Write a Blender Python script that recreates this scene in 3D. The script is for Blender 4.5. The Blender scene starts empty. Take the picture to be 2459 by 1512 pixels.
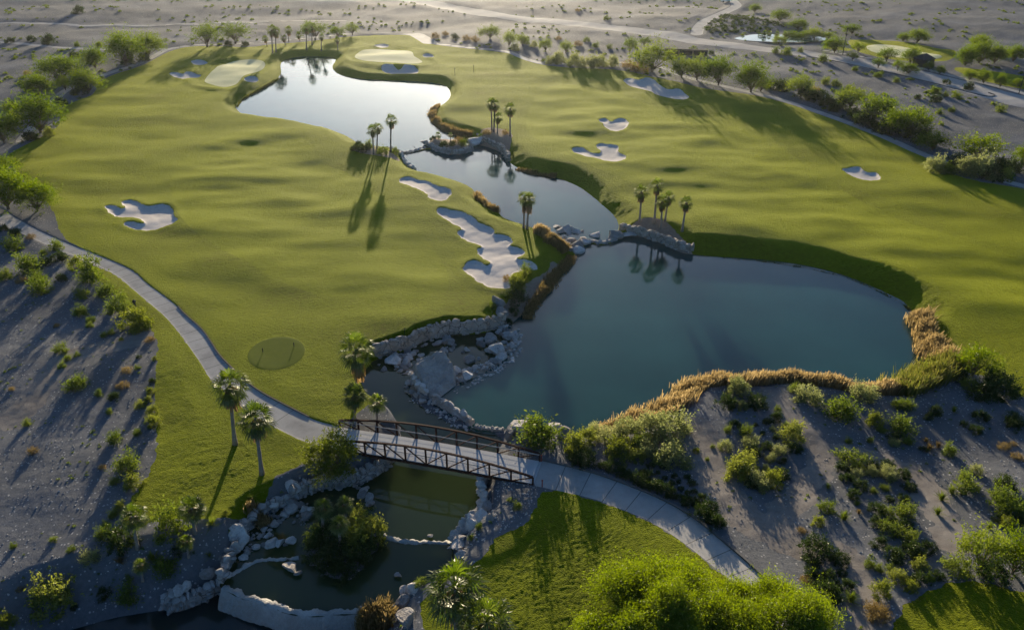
import bpy, math, random
import numpy as np
from mathutils import Vector, Matrix

R = math.radians
SC = bpy.context.scene
COL = SC.collection
rng = np.random.default_rng(7)

# ------------------------------------------------------------------ camera
H = 60.0
FPX = 1912.0                       # focal length in pixels of a 2459 x 1512 view
PITCH = R(28.9)
FWD = np.array([0, math.cos(PITCH), -math.sin(PITCH)])
UPV = np.array([0, math.sin(PITCH), math.cos(PITCH)])
CAM = np.array([0, 0, H])
ZONES = {'A': (0, 0), 'B': (850, 0), 'C': (1700, 0), 'D': (0, 520), 'E': (850, 520), 'F': (1700, 520),
         'G': (0, 1044), 'H': (700, 1044), 'I': (1200, 1044), 'J': (1700, 1044)}

def fv(z, pts):
    """survey readings -> one common measuring frame"""
    p = np.array(pts, float).reshape(-1, 2)
    if z == 'V':
        return p
    if z == 'K':
        return (p / 4.2 + np.array([820, 780])) * 0.96055
    return (p / 2.8523 + np.array(ZONES[z])) * 0.96055

def rays(p):
    X = (p[:, 0] - 1229.5) / FPX
    Y = -(p[:, 1] - 756) / FPX
    return FWD[None] + X[:, None] * np.array([1, 0, 0])[None] + Y[:, None] * UPV[None]

def unproj(p, z=0.0):
    d = rays(np.asarray(p, float).reshape(-1, 2))
    t = (z - H) / d[:, 2]
    return CAM[None, :2] + d[:, :2] * np.asarray(t).reshape(-1, 1)

def rise(x, y):
    """the near right ground climbs gently from the big lake towards the viewer"""
    t = np.clip((x - 4) / 18, 0, 1); t = t * t * (3 - 2 * t)
    q = 66 + .25 * (x - 10) - y
    return .10 * t * .5 * (q + np.sqrt(q * q + 9))

def onland(p):
    p = np.asarray(p, float).reshape(-1, 2); z = np.zeros(len(p))
    for _ in range(12):
        xy = unproj(p, z[:, None][:, 0]); z = .5 * z + .5 * np.minimum(rise(xy[:, 0], xy[:, 1]), 4.5)
    return unproj(p, z)

def chaikin(p, n=2, closed=True):
    for _ in range(n):
        q = np.roll(p, -1, 0) if closed else p[1:]
        a = p if closed else p[:-1]
        out = np.empty((2 * len(a), 2))
        out[0::2] = a * .75 + q * .25
        out[1::2] = a * .25 + q * .75
        if not closed:
            out = np.vstack([p[:1], out, p[-1:]])
        p = out
    return p

def poly(parts, z=0.0, smooth=2):
    """parts: list of (zone, [points])"""
    p = np.vstack([fv(k, v) for k, v in parts])
    return chaikin(onland(p) if z == 0 else unproj(p, z), smooth)

def strip(parts, width, z=0.0):
    p = chaikin(onland(np.vstack([fv(k, v) for k, v in parts])), 2, False)
    return p, width

# ------------------------------------------------------------------ noise
def _hash(ix, iy, s):
    h = (ix.astype(np.int64) * 374761393 + iy.astype(np.int64) * 668265263 + s * 1442695041) & 0xFFFFFFFF
    h = ((h ^ (h >> 13)) * 1274126177) & 0xFFFFFFFF
    h = h ^ (h >> 16)
    return (h & 0xFFFF) / 65535.0 * 2 * math.pi

def pn(x, y, s=0):
    x = np.asarray(x, float); y = np.asarray(y, float)
    xi = np.floor(x); yi = np.floor(y)
    fx = x - xi; fy = y - yi
    u = fx * fx * fx * (fx * (fx * 6 - 15) + 10)
    v = fy * fy * fy * (fy * (fy * 6 - 15) + 10)
    def g(a, b):
        t = _hash(xi + a, yi + b, s)
        return np.cos(t) * (fx - a) + np.sin(t) * (fy - b)
    n0 = g(0, 0) * (1 - u) + g(1, 0) * u
    n1 = g(0, 1) * (1 - u) + g(1, 1) * u
    return (n0 * (1 - v) + n1 * v) * 1.5

def smin(a, b, k):
    h = np.clip(.5 + .5 * (b - a) / k, 0, 1)
    return b * (1 - h) + a * h - k * h * (1 - h)

def sstep(a, b, x):
    t = np.clip((x - a) / (b - a), 0, 1)
    return t * t * (3 - 2 * t)

def sdf(pl, X, Y, m):
    out = np.full(X.shape, float(m))
    lo = pl.min(0) - m; hi = pl.max(0) + m
    sel = np.nonzero((X > lo[0]) & (X < hi[0]) & (Y > lo[1]) & (Y < hi[1]))[0]
    if not len(sel):
        return out
    x = X[sel]; y = Y[sel]
    d2 = np.full(x.shape, 1e12); ins = np.zeros(x.shape, bool)
    q = np.roll(pl, -1, 0)
    for (ax, ay), (bx, by) in zip(pl, q):
        ex, ey = bx - ax, by - ay
        L = ex * ex + ey * ey
        if L < 1e-10:
            continue
        t = np.clip(((x - ax) * ex + (y - ay) * ey) / L, 0, 1)
        dx = x - ax - t * ex; dy = y - ay - t * ey
        np.minimum(d2, dx * dx + dy * dy, out=d2)
        if ay != by:
            c = ((ay > y) != (by > y)) & (x < ex * (y - ay) / ey + ax)
            ins ^= c
    d = np.sqrt(d2)
    out[sel] = np.minimum(np.where(ins, -d, d), m)
    return out

def sdline(pl, X, Y, m):
    """distance to an open line and the length along it"""
    out = np.full(X.shape, float(m)); al = np.zeros(X.shape)
    lo = pl.min(0) - m; hi = pl.max(0) + m
    sel = np.nonzero((X > lo[0]) & (X < hi[0]) & (Y > lo[1]) & (Y < hi[1]))[0]
    if not len(sel):
        return out, al
    x = X[sel]; y = Y[sel]
    d2 = np.full(x.shape, 1e12); a_ = np.zeros(x.shape); s = 0
    for (ax, ay), (bx, by) in zip(pl[:-1], pl[1:]):
        ex, ey = bx - ax, by - ay
        L = ex * ex + ey * ey
        if L < 1e-10:
            continue
        t = np.clip(((x - ax) * ex + (y - ay) * ey) / L, 0, 1)
        dd = (x - ax - t * ex) ** 2 + (y - ay - t * ey) ** 2
        k = dd < d2
        d2 = np.where(k, dd, d2); a_ = np.where(k, s + t * math.sqrt(L), a_)
        s += math.sqrt(L)
    out[sel] = np.minimum(np.sqrt(d2), m); al[sel] = a_
    return out, al

# ------------------------------------------------------------------ plan of the place
WL = {'upper': -1.7, 'middle': -2.0, 'big': -2.2, 'stream': -2.3, 'basin': -4.2, 'far': 0.0}
WATER = {
 'upper': poly([('A', [(2010,430),(2120,405),(2250,402),(2400,410),(2390,440),(2362,480),(2395,520)]),
   ('B', [(0,535),(120,562),(300,572),(500,578),(640,588),(740,605),(785,640),(790,690),(760,730),(690,770),(655,800),(660,850),(700,890),(750,935),(820,960),(900,985),(945,1000),(930,1035),(800,1045),(620,1050),(520,1078),(430,1088),(400,1070),(330,1062),(240,1050),(150,1035),(100,1005),(60,978),(0,950)]),
   ('A', [(2350,925),(2250,903),(2100,870),(1900,845),(1740,820),(1690,790),(1680,750),(1710,715),(1800,670),(1900,622),(1980,560),(2010,520),(1998,480)])], -1.7),
 'middle': poly([('B', [(440,1098),(520,1086),(620,1066),(800,1066),(900,1060),(960,1045),(1000,1035),(1090,1062),(1160,1095),(1190,1130),(1215,1165),(1270,1200),(1360,1235),(1540,1265),(1640,1300),(1720,1340),(1800,1400),(1870,1460),(1930,1512)]),
   ('E', [(1960,60),(1985,110),(1985,150),(1990,185),(1960,205),(1930,235),(1860,250),(1790,232),(1740,255),(1650,280),(1590,270),(1540,215),(1480,180),(1400,150),(1310,120),(1230,95),(1160,70),(1130,30),(1090,0)]),
   ('B', [(1000,1440),(970,1380),(940,1340),(860,1300),(760,1270),(640,1240),(540,1220),(490,1190),(460,1160),(440,1130)])], -2.0),
 'big': poly([('E', [(1660,300),(1740,275),(1790,250),(1860,268),(1930,255),(1990,210),(2110,197),(2200,222),(2330,268),(2424,318)]),
   ('F', [(80,330),(180,340),(330,350),(500,360),(700,380),(850,400),(1000,430),(1150,470),(1280,520),(1400,570),(1500,620),(1590,660),(1640,720),(1680,780),(1685,840),(1695,910),(1710,1000),(1725,1080),(1725,1140),(1690,1205),(1640,1250),(1560,1300),(1490,1320),(1400,1310),(1200,1290),(1050,1262),(900,1245),(800,1232),(680,1230),(500,1240),(350,1245),(200,1250),(120,1262),(50,1290),(0,1320)]),
   ('V', [(1600,1000),(1530,1022),(1470,1045),(1420,1052)]), ('H', [(2080,120),(2000,95),(1930,85),(1850,70),(1640,62),(1590,105),(1450,92),(1385,80)]),
   ('K', [(1510,1180),(1400,1110),(1290,1045),(1150,975),(1105,950),(1230,850),(1340,765),(1380,760),(1500,715),(1700,615),(1830,545),(1950,440),(1995,300),(1930,230),(1880,170)]),
   ('E', [(1260,790),(1310,750),(1370,690),(1420,620),(1470,540),(1540,480),(1600,410),(1650,360),(1680,330)])], -2.2),
 'stream': poly([('K', [(1790,170),(1720,190),(1640,215),(1500,230),(1250,235),(1200,250),(1050,290),(950,330),(870,385),(720,420),(600,460),(500,490),(430,550),(370,640),(340,700),(350,760),(400,860),(440,930),(520,990),(600,1040),(680,1110),(740,1170),(760,1240)]),
   ('H', [(860,120),(840,220),(790,310),(720,400),(620,460),(450,500),(330,500),(180,555)]),
   ('G', [(2180,560),(2060,620),(1950,670),(1850,710),(1780,800),(1720,900),(1680,980),(1640,1060),(1620,1130),(1600,1190),(1640,1215),(1750,1262),(1900,1302),(2040,1352)]),
   ('H', [(50,1368),(150,1382),(300,1387),(500,1372),(640,1362),(830,1347),(880,1270),(940,1220),(1060,1180),(1150,1130),(1225,1020),(1240,950),(1250,900),(1300,830),(1380,725),(1450,690),(1440,600),(1450,440),(1480,380),(1560,250),(1600,130),(1450,105),(1390,92)]),
   ('K', [(1450,1240),(1300,1180),(1150,1085),(1000,1010),(830,850),(900,720),(1250,600),(1400,640),(1800,480),(1950,260)])], -2.3),
 'basin': poly([('G', [(300,1560),(500,1512),(800,1425),(1000,1392),(1180,1364),(1240,1388),(1350,1352),(1520,1275),(1570,1235),(1590,1290),(1720,1390),(1900,1460),(2100,1500)]),
   ('H', [(100,1475),(400,1492),(530,1485),(600,1560),(300,1700)]), ('G', [(1500,1800),(300,1750)])], -4.2, 1),
 'far': poly([('C', [(370,276),(470,256),(560,245),(700,248),(900,252),(1020,268),(1055,285),(1000,297),(800,302),(500,292)])], 0.0, 1),
}
WSLOPE = {'upper': .5, 'middle': .48, 'big': .52, 'stream': 1.1, 'basin': .75, 'far': .2}
ISLES = {'islet': (poly([('B', [(605,1045),(640,985),(720,1000),(780,1020),(850,1012),(910,1035),(940,1072),(900,1100),(800,1110),(700,1085)])], -2.0), -2.0, 1.5),
         'planted islet': (poly([('H', [(150,980),(200,890),(300,810),(450,760),(600,740),(690,800),(735,870),(700,970),(620,1080),(520,1165),(430,1195),(320,1160),(220,1070)])], -2.3), -2.3, 1.1)}

GRASS = [poly([('H', [(430,58),(300,30),(203,-6)]), ('D', [(2000,1388),(1850,1308),(1740,1228),(1640,1128),(1560,1048),(1500,948),(1440,858),(1320,758),(1270,698),(1150,608),(1040,528),(960,448),(850,393),(640,308),(470,235),(410,130),(390,20)]),
    ('A', [(200,1300),(100,1200),(30,1110),(150,1040),(300,980),(430,900),(420,830),(430,770),(560,720),(690,660),(680,600),(800,535),(900,505),(1000,475),(1100,425),(1190,375),(1300,345),(1450,328),(1600,335),(1800,345),(2000,310),(2150,300),(2300,285),(2453,262)]),
    ('B', [(200,247),(400,247),(520,255),(580,290),(640,315),(800,335),(1000,356),(1150,372),(1220,385),(1300,425),(1400,455),(1490,470),(1700,495),(2000,492),(2300,560)]),
    ('C', [(100,620),(400,660),(600,692),(800,748),(1000,818),(1200,890),(1350,950),(1500,1010),(1650,1080),(1770,1128),(1850,1200),(2100,1290),(2300,1320),(2453,1345),(3000,1480)]),
    ('V', [(2800,700),(2800,980),(2459,965)]), ('F', [(2250,1200),(2000,1165),(1950,1080),(1860,960),(1700,900)]), ('V', [(2000,800),(1400,900),(1150,880),(1020,900),(900,960),(845,1000)])], 0, 1),
  poly([('D', [(650,420),(720,425),(850,490),(935,565),(1065,675),(1185,775),(1295,905),(1365,1005),(1435,1105),(1505,1222),(1605,1305),(1705,1405),(1850,1500)]),
    ('H', [(90,135),(230,185),(215,230)]), ('G', [(2230,250),(2220,310),(2100,360),(1960,420),(1880,540),(1800,600),(1700,660),(1560,730),(1300,740),(1130,700),(1000,800),(870,780),(930,600),(1000,470),(1100,340),(1120,200),(1110,0)]),
    ('D', [(1100,1350),(1110,1200),(1125,1060),(1130,950),(1080,880),(1060,790),(900,700),(800,580),(700,520)])], 0, 1),
  poly([('I', [(455,498),(780,570),(1000,650),(1240,752),(1450,892),(1600,1012),(1720,1112),(1850,1205),(2100,1400),(2100,1700)]), ('H', [(1000,1700),(1040,1512),(1000,1400),(1010,1290),(1150,1250),(1280,1170),(1380,1050)]), ('I', [(20,1010),(80,890),(180,820),(350,760),(410,600)])], 0, 1),
  poly([('J', [(1500,1512),(1550,1400),(1650,1300),(1800,1230),(1950,1180),(2130,1180),(2453,1260),(2800,1300),(2800,1900),(1300,1900)])], 0, 1),
  poly([('C', [(1190,292),(1230,270),(1500,278),(1700,320),(1850,350),(1980,360),(1950,432),(1750,447),(1500,425),(1250,375)])], 0, 1),
  poly([('C', [(1000,330),(1190,335),(1250,375),(1050,352)])], 0, 1),
  poly([('C', [(1900,470),(2200,500),(2453,545),(2800,600),(2800,700),(2453,640),(2100,565)])], 0, 1)]
BEDS = [poly([('B', [(990,930),(1100,912),(1230,945),(1225,985),(1190,1120),(1100,1060),(980,1005)])], 0), poly([('E', [(2000,150),(2080,90),(2180,65),(2300,90),(2400,150),(2480,220),(2600,315),(2424,312),(2200,235),(2060,195)])], 0),
        poly([('B', [(70,1085),(110,1030),(250,1045),(400,1075),(440,1112),(300,1112)])], 0), poly([('E', [(1490,330),(1500,390),(1400,450),(1300,520),(1200,640),(1130,690),(1150,760),(1260,830),(1500,560),(1680,350)])], 0)]
ROCKBED = poly([('K', [(860,720),(1000,640),(1250,540),(1400,600),(1750,450),(1880,250),(1760,160),(1850,100),(2060,200),(2030,480),(1720,690),(1400,830),(1130,985),(1420,1120),(1540,1190),(1500,1300),(1250,1180),(1000,1040),(790,890)])], -2.2, 1)
BEDS += [ROCKBED, ISLES['islet'][0]]
GREEN = [poly([('A', [(1440,580),(1530,500),(1600,450),(1680,430),(1800,420),(1890,435),(1890,480),(1850,510),(1740,540),(1700,590),(1650,615),(1580,620),(1500,600)])]),
         poly([('B', [(90,420),(130,370),(200,350),(330,345),(480,360),(525,380),(520,405),(580,430),(595,450),(520,462),(350,455),(200,445)])]),
         poly([('C', [(1320,322),(1450,310),(1600,330),(1680,370),(1850,400),(1885,417),(1750,432),(1550,412),(1340,372)])])]
_a = np.linspace(0, 2 * math.pi, 28, endpoint=False)
TEE = [poly([('D', np.c_[1970 + 205 * np.cos(_a) + 10 * np.sin(_a), 1037 + 116 * np.sin(_a) - 30 * np.cos(_a)])], 0, 1)]
FAIR = [poly([('V', [(750,365),(780,395),(850,415),(905,470),(1000,550),(1055,610),(1080,680),(1050,715),(900,718),(740,705),(640,660),(520,590),(440,540),(400,450),(440,370),(560,315),(680,308),(735,335)])]),
        poly([('V', [(1290,225),(1350,195),(1520,235),(1700,290),(1850,330),(2050,480),(2300,575),(2600,660),(2600,800),(2400,760),(2200,660),(1950,600),(1750,560),(1640,500),(1560,450),(1320,365),(1250,300)])])]
BUNK = [[('D', [(740,-13),(800,-23),(850,5),(895,10),(905,-3),(860,-33),(890,-68),(960,-63),(1000,-33),(1060,-13),(1150,-38),(1210,-23),(1240,7),(1235,60),(1275,80),(1240,110),(1150,140),(1080,155),(1000,155),(920,140),(875,115),(910,92),(1000,112),(1040,108),(990,68),(900,62),(830,65),(780,35)])],
  [('A', [(1355,430),(1430,425),(1490,445),(1470,465),(1410,470),(1370,450)])],
  [('A', [(1200,520),(1260,515),(1310,537),(1320,510),(1370,518),(1400,540),(1445,533),(1430,550),(1370,560),(1280,558),(1220,545)])],
  [('A', [(1735,560),(1790,545),(1840,555),(1845,575),(1800,590),(1750,580)])],
  [('B', [(230,322),(290,308),(352,315),(340,337),(250,337)])],
  [('B', [(580,390),(640,382),(680,400),(650,416),(600,412)])],
  [('B', [(285,485),(330,458),(390,480),(420,502),(470,470),(540,478),(567,510),(540,524),(430,520),(330,517)])],
  [('B', [(2010,575),(2060,550),(2130,585),(2190,553),(2250,580),(2330,642),(2400,630),(2440,640),(2470,665),(2500,682),(2460,702),(2350,690),(2250,670),(2210,640),(2120,620),(2050,605)])],
  [('B', [(1835,855),(1900,843),(1935,885),(1960,848),(2020,838),(2062,865),(2050,900),(2020,930),(1960,943),(1900,925),(1870,890)])],
  [('B', [(1640,1060),(1720,1043),(1760,1065),(1800,1092),(1850,1088),(1872,1075),(1815,1030),(1850,1006),(1920,1020),(1992,1030),(1980,1080),(2050,1108),(2030,1140),(1970,1166),(1890,1152),(1850,1127),(1750,1122),(1680,1097)])],
  [('C', [(1150,1190),(1200,1197),(1260,1178),(1300,1200),(1340,1232),(1400,1222),(1427,1250),(1430,1287),(1330,1287),(1240,1262),(1180,1227)])],
  [('B', [(410,1300),(440,1263),(500,1258),(560,1285),(620,1290),(680,1330),(760,1345),(803,1365),(790,1395),(750,1437),(680,1437),(620,1412),(622,1390),(540,1355),(470,1325)])],
  [('E', [(678,10),(740,3),(800,25),(860,23),(920,60),(980,88),(995,115),(1050,128),(1107,150),(1090,187),(1160,183),(1222,210),(1232,245),(1198,268),(1270,273),(1327,310),(1310,335),(1243,362),(1310,368),(1390,378),(1422,400),(1380,420),(1310,440),(1225,468),(1228,500),(1237,540),(1190,577),(1100,572),(1010,547),(950,502),(888,452),(878,410),(920,368),(990,373),(1035,414),(1084,404),(1040,370),(1000,340),(968,283),(1022,278),(1000,262),(930,240),(870,215),(838,180),(850,158),(884,154),(840,130),(770,90),(700,52)])]]
BUNKP = [poly(b, 0, 2) for b in BUNK]
BUNK_LABEL = ['wide lobed sand bunker on the left fairway nearest the curved cart path', 'small sand bunker behind the slanting putting green, beside dark trees shadow',
  'shallow scalloped sand bunker just left of the slanting putting green', 'small oval sand bunker between slanting green and upper lake', 'tiny sand bunker behind the broad putting green by upper lake',
  'tiny oval sand bunker right of the broad putting green', 'long scalloped bunker between the broad putting green and upper lake', 'long wavy sand bunker below the bright tree row on the right',
  'heart shaped sand bunker in the middle of the right fairway', 'two lobed sand bunker beside the right fairway nearest the middle pond', 'crescent sand bunker at far right near the shrub lined path',
  'oblong sand bunker above the great bunker on the left bank', 'great long many lobed sand bunker beside the middle pond']
PATHPOLY = [poly([('D', [(0,-10),(130,80),(300,170),(470,245),(640,310),(850,395),(960,450),(1040,530),(1150,610),(1270,700),(1320,760),(1440,860),(1500,950),(1560,1050),(1640,1130),(1740,1230),(1850,1310),(2000,1390)]),
    ('H', [(203,-6),(300,30),(425,60),(445,110),(455,168),(340,185),(230,182),(90,130)]), ('D', [(1850,1500),(1700,1400),(1600,1300),(1500,1220),(1430,1100),(1360,1000),(1290,900),(1180,770),(1060,670),(930,560),(840,480),(700,410),(560,350),(400,290),(200,200),(0,110),(-300,-60),(-300,-190)])], 0, 1),
  poly([('I', [(425,298),(440,302),(780,382),(1000,457),(1290,572),(1520,702),(1750,892),(1960,1072),(2150,1260),(2300,1512),(2200,1600),(2000,1330),(1850,1190),(1720,1100),(1600,1000),(1450,880),(1240,740),(1000,640),(780,560),(440,490),(378,478),(400,380)])], 0, 1)]
PATHLINE = [strip([('A', [(150,1000),(330,780),(400,700),(460,645),(560,600),(690,555),(800,512),(900,482),(1000,450),(1100,400),(1180,352),(1300,330),(1450,315),(1600,315),(1800,305),(2000,290),(2150,275),(2300,260),(2453,242)]), ('B', [(200,236),(400,236),(540,246),(600,285),(640,305),(800,325),(1000,345),(1150,360),(1220,372),(1300,412),(1400,442),(1490,458),(1700,452),(1850,440),(2080,445),(2300,470)]), ('C', [(0,540),(300,610),(600,677),(800,732),(1000,802),(1200,872),(1350,932),(1500,992),(1650,1062),(1770,1112),(2000,1190),(2250,1270),(2453,1325),(2900,1440)])], 1.35),
  strip([('B', [(545,246),(590,270),(640,302)])], 3.2),
  strip([('C', [(118,245),(130,195),(180,145),(280,105),(390,55),(410,35),(370,0),(360,-30)])], 2.6), strip([('C', [(1040,362),(1270,400),(1500,440),(1700,480),(1900,530),(2100,580),(2250,610),(2453,665),(2800,770)])], 1.3)]
ROADLINE = [strip([('B', [(300,-40),(520,0),(800,60),(1100,110),(1400,140),(1700,170),(2000,210),(2300,240)]), ('C', [(0,268),(200,300),(400,330),(700,360),(900,385),(1200,430),(1500,490),(1800,560),(2100,630),(2453,730)])], 6.5),
  strip([('A', [(-200,300),(0,300),(250,315),(450,345),(700,352),(850,350),(1000,355),(1180,352)])], 1.5), strip([('A', [(-200,165),(300,165),(800,185),(1300,170),(1900,150),(2453,150)])], 2.0)]
TRACK = [strip([('J', [(640,-160),(760,-20),(880,120),(1000,225),(1250,262),(1550,320),(1750,450),(1860,700),(1950,900)])], 1.7), strip([('J', [(120,40),(230,300),(330,600),(600,800),(900,900),(1150,1000),(1300,1250),(1330,1600)])], 2.3), strip([('J', [(1000,225),(960,420),(800,640),(600,800)])], 1.6), strip([('D', [(120,1512),(300,1250),(520,1050),(800,960),(1000,930)])], 2.2)]
KERB = chaikin(unproj(fv('C', [(900,405),(1050,430),(1300,480),(1600,545),(1800,590),(2000,640),(2150,682),(2230,690),(2245,678),(2200,664)])), 2, False)

def fields(X, Y):
    F = {}
    F['grass'] = np.min([sdf(p, X, Y, 12) for p in GRASS], 0) + .28 * pn(X * .8, Y * .8, 3) + .15 * pn(X * 2.3, Y * 2.3, 4)
    F['bed'] = np.min([sdf(p, X, Y, 6) for p in BEDS], 0) + .25 * pn(X * .9, Y * .9, 5)
    b = [sdf(p, X, Y, 8) for p in BUNKP]
    F['bunk'] = np.min(b, 0) + .3 * pn(X * .8, Y * .8, 6) + .12 * pn(X * 2.4, Y * 2.4, 7)
    F['bunk_id'] = np.argmin(b, 0).astype(float)
    F['green'] = np.min([sdf(p, X, Y, 8) for p in GREEN], 0)
    F['tee'] = sdf(TEE[0], X, Y, 16)
    F['fair'] = np.min([sdf(p, X, Y, 10) for p in FAIR], 0) + .4 * pn(X * .12, Y * .12, 9)
    pp = [sdf(p, X, Y, 6) for p in PATHPOLY]
    al = np.zeros(X.shape)
    for l, w in PATHLINE:
        d, a = sdline(l, X, Y, 8)
        pp.append(np.minimum(d - w, 6))
    F['path'] = np.min(pp, 0); F['rbed'] = sdf(ROCKBED, X, Y, 4)
    F['road'] = np.min([sdline(l, X, Y, 14)[0] - w * (1 + .15 * pn(X * .05, Y * .05, 2)) for l, w in ROADLINE], 0) + .4 * pn(X * .3, Y * .3, 8)
    F['track'] = np.min([sdline(l, X, Y, 6)[0] - w for l, w in TRACK], 0) + .7 * pn(X * .25, Y * .25, 14) + .4 * pn(X, Y, 15)
    for k, p in WATER.items():
        F['w_' + k] = sdf(p, X, Y, 16) + (.12 * pn(X * .9, Y * .9, 12) if k != 'basin' else 0)
    for k, (p, z, hh) in ISLES.items():
        F['i_' + k] = sdf(p, X, Y, 6) + .3 * pn(X * .7, Y * .7, 13)
    return F

def height(X, Y, F):
    D = np.hypot(X, Y)
    g = sstep(1.5, -6, F['grass'])
    fair = sstep(3, -8, F['fair'])
    # rolling turf
    roll = .62 * pn(X / 30, Y / 22, 21) + .48 * pn(X / 17 + 9, Y / 10.5, 26) * (.75 + .25 * fair) + .21 * pn(X / 9, Y / 5.2, 23) * (.5 + .5 * fair)
    calm = sstep(-1, 15, F['tee']) * sstep(0, 5, F['path'] + .5)
    near = sstep(70, 110, D)
    h = np.minimum(rise(X, Y), 4.5) + g * roll * calm * (.25 + .75 * near)
    # mounds beside the far greens
    gr = np.clip(F['green'], -8, 8)
    h += g * .9 * sstep(1, 6, gr) * sstep(8, 4, gr) * (0.5 + pn(X / 11, Y / 11, 31))
    # desert relief
    ds = 1 - g
    h += ds * sstep(.3, 4, F['path']) * (.45 * pn(X / 17, Y / 17, 41) + .12 * pn(X / 5, Y / 5, 42) + .035 * pn(X / 1.3, Y / 1.3, 43) * sstep(220, 140, D))
    farw = sstep(260, 420, Y) * ds * sstep(0, 9, F['path']) * sstep(-3, 6, F['road'])
    h += farw * (2.4 * pn(X / 85, Y / 60, 44) + .9 * pn(X / 33, Y / 26, 45) + .35 * pn(X / 11, Y / 9, 46))
    # fine turf tufts near the viewer
    h += g * .05 * sstep(.2, 1.0, F['path']) * sstep(.0, .8, F['tee']) * sstep(150, 70, D) * (pn(X / .5, Y / .36, 47) + .7 * pn(X / .26, Y / .24, 48) + .8 * pn(X / 2.2, Y / 1.7, 49))
    h += sstep(.3, -.3, F['tee']) * .05
    # bunkers
    b = F['bunk']
    h += .10 * np.exp(-((b - .8) / .9) ** 2) * (b > -1)
    h -= sstep(.12, -.35, b) * .34 + sstep(-.45, -4.5, b) * .16 - sstep(0, -1, b) * .05 * pn(X / 2.0, Y / 1.6, 77)
    h -= sstep(.25, -.1, F['path']) * .10
    h = np.where(F['path'] < 0, h * 1.0, h)
    h = np.where(F['rbed'] < .3, np.minimum(h, -2.12 + .15 * pn(X, Y, 71)), h)
    for k, w in WL.items():
        d = F['w_' + k]
        slope = np.where(Y > 81, 2.6, WSLOPE[k]) if k == 'stream' else WSLOPE[k]
        cap = w + np.maximum(d, 0) * slope + np.where(d > 0, (.10 * pn(X * 1.1, Y * 1.1, 51) + .22 * pn(X * .22, Y * .22, 52)) * np.minimum(d, 1), 0)
        cap = np.where(d >= 15.5, 99, cap)
        ins = w - np.minimum(np.maximum(-d, 0) * .55, 1.6)
        h = np.where(d > 0, smin(h, cap, .5 if k != 'far' else .1), np.minimum(h, ins))
        h = np.where((d > 0), np.minimum(h, cap), h)
    for k, (p, z, hh) in ISLES.items():
        d = F['i_' + k]
        h = np.where(d < 0, np.maximum(h, z - .1 + hh * sstep(0, -2.2, d) + .2 * pn(X, Y, 61)), np.maximum(h, z - .1 - 3 * np.maximum(d, 0)))
    return h

def hz(x, y):
    X = np.atleast_1d(np.asarray(x, float)); Y = np.atleast_1d(np.asarray(y, float))
    return height(X, Y, fields(X, Y))

def ground(p, it=5):
    """where the line of sight through survey readings meets the terrain"""
    p = np.asarray(p, float).reshape(-1, 2)
    d = rays(p); z = np.zeros(len(p))
    for _ in range(it):
        t = (z - H) / d[:, 2]
        xy = d[:, :2] * t[:, None]
        z = .3 * z + .7 * hz(xy[:, 0], xy[:, 1])
    t = (z - H) / d[:, 2]
    xy = d[:, :2] * t[:, None]
    return np.c_[xy, hz(xy[:, 0], xy[:, 1])]

def ppm(pt):
    """survey units per metre at a point"""
    return FPX / float((np.asarray(pt) - CAM) @ FWD)

# ------------------------------------------------------------------ materials
def mat(name):
    m = bpy.data.materials.new(name); m.use_nodes = True
    n = m.node_tree.nodes; n.clear()
    return m, n, m.node_tree.links

def N(n, t, **kw):
    x = n.new(t)
    for k, v in kw.items():
        setattr(x, k, v)
    return x

def ramp(n, stops):
    r = n.new('ShaderNodeValToRGB'); e = r.color_ramp.elements
    while len(e) < len(stops):
        e.new(.5)
    for el, (p, c) in zip(e, stops):
        el.position = p; el.color = (*c, 1)
    return r

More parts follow.
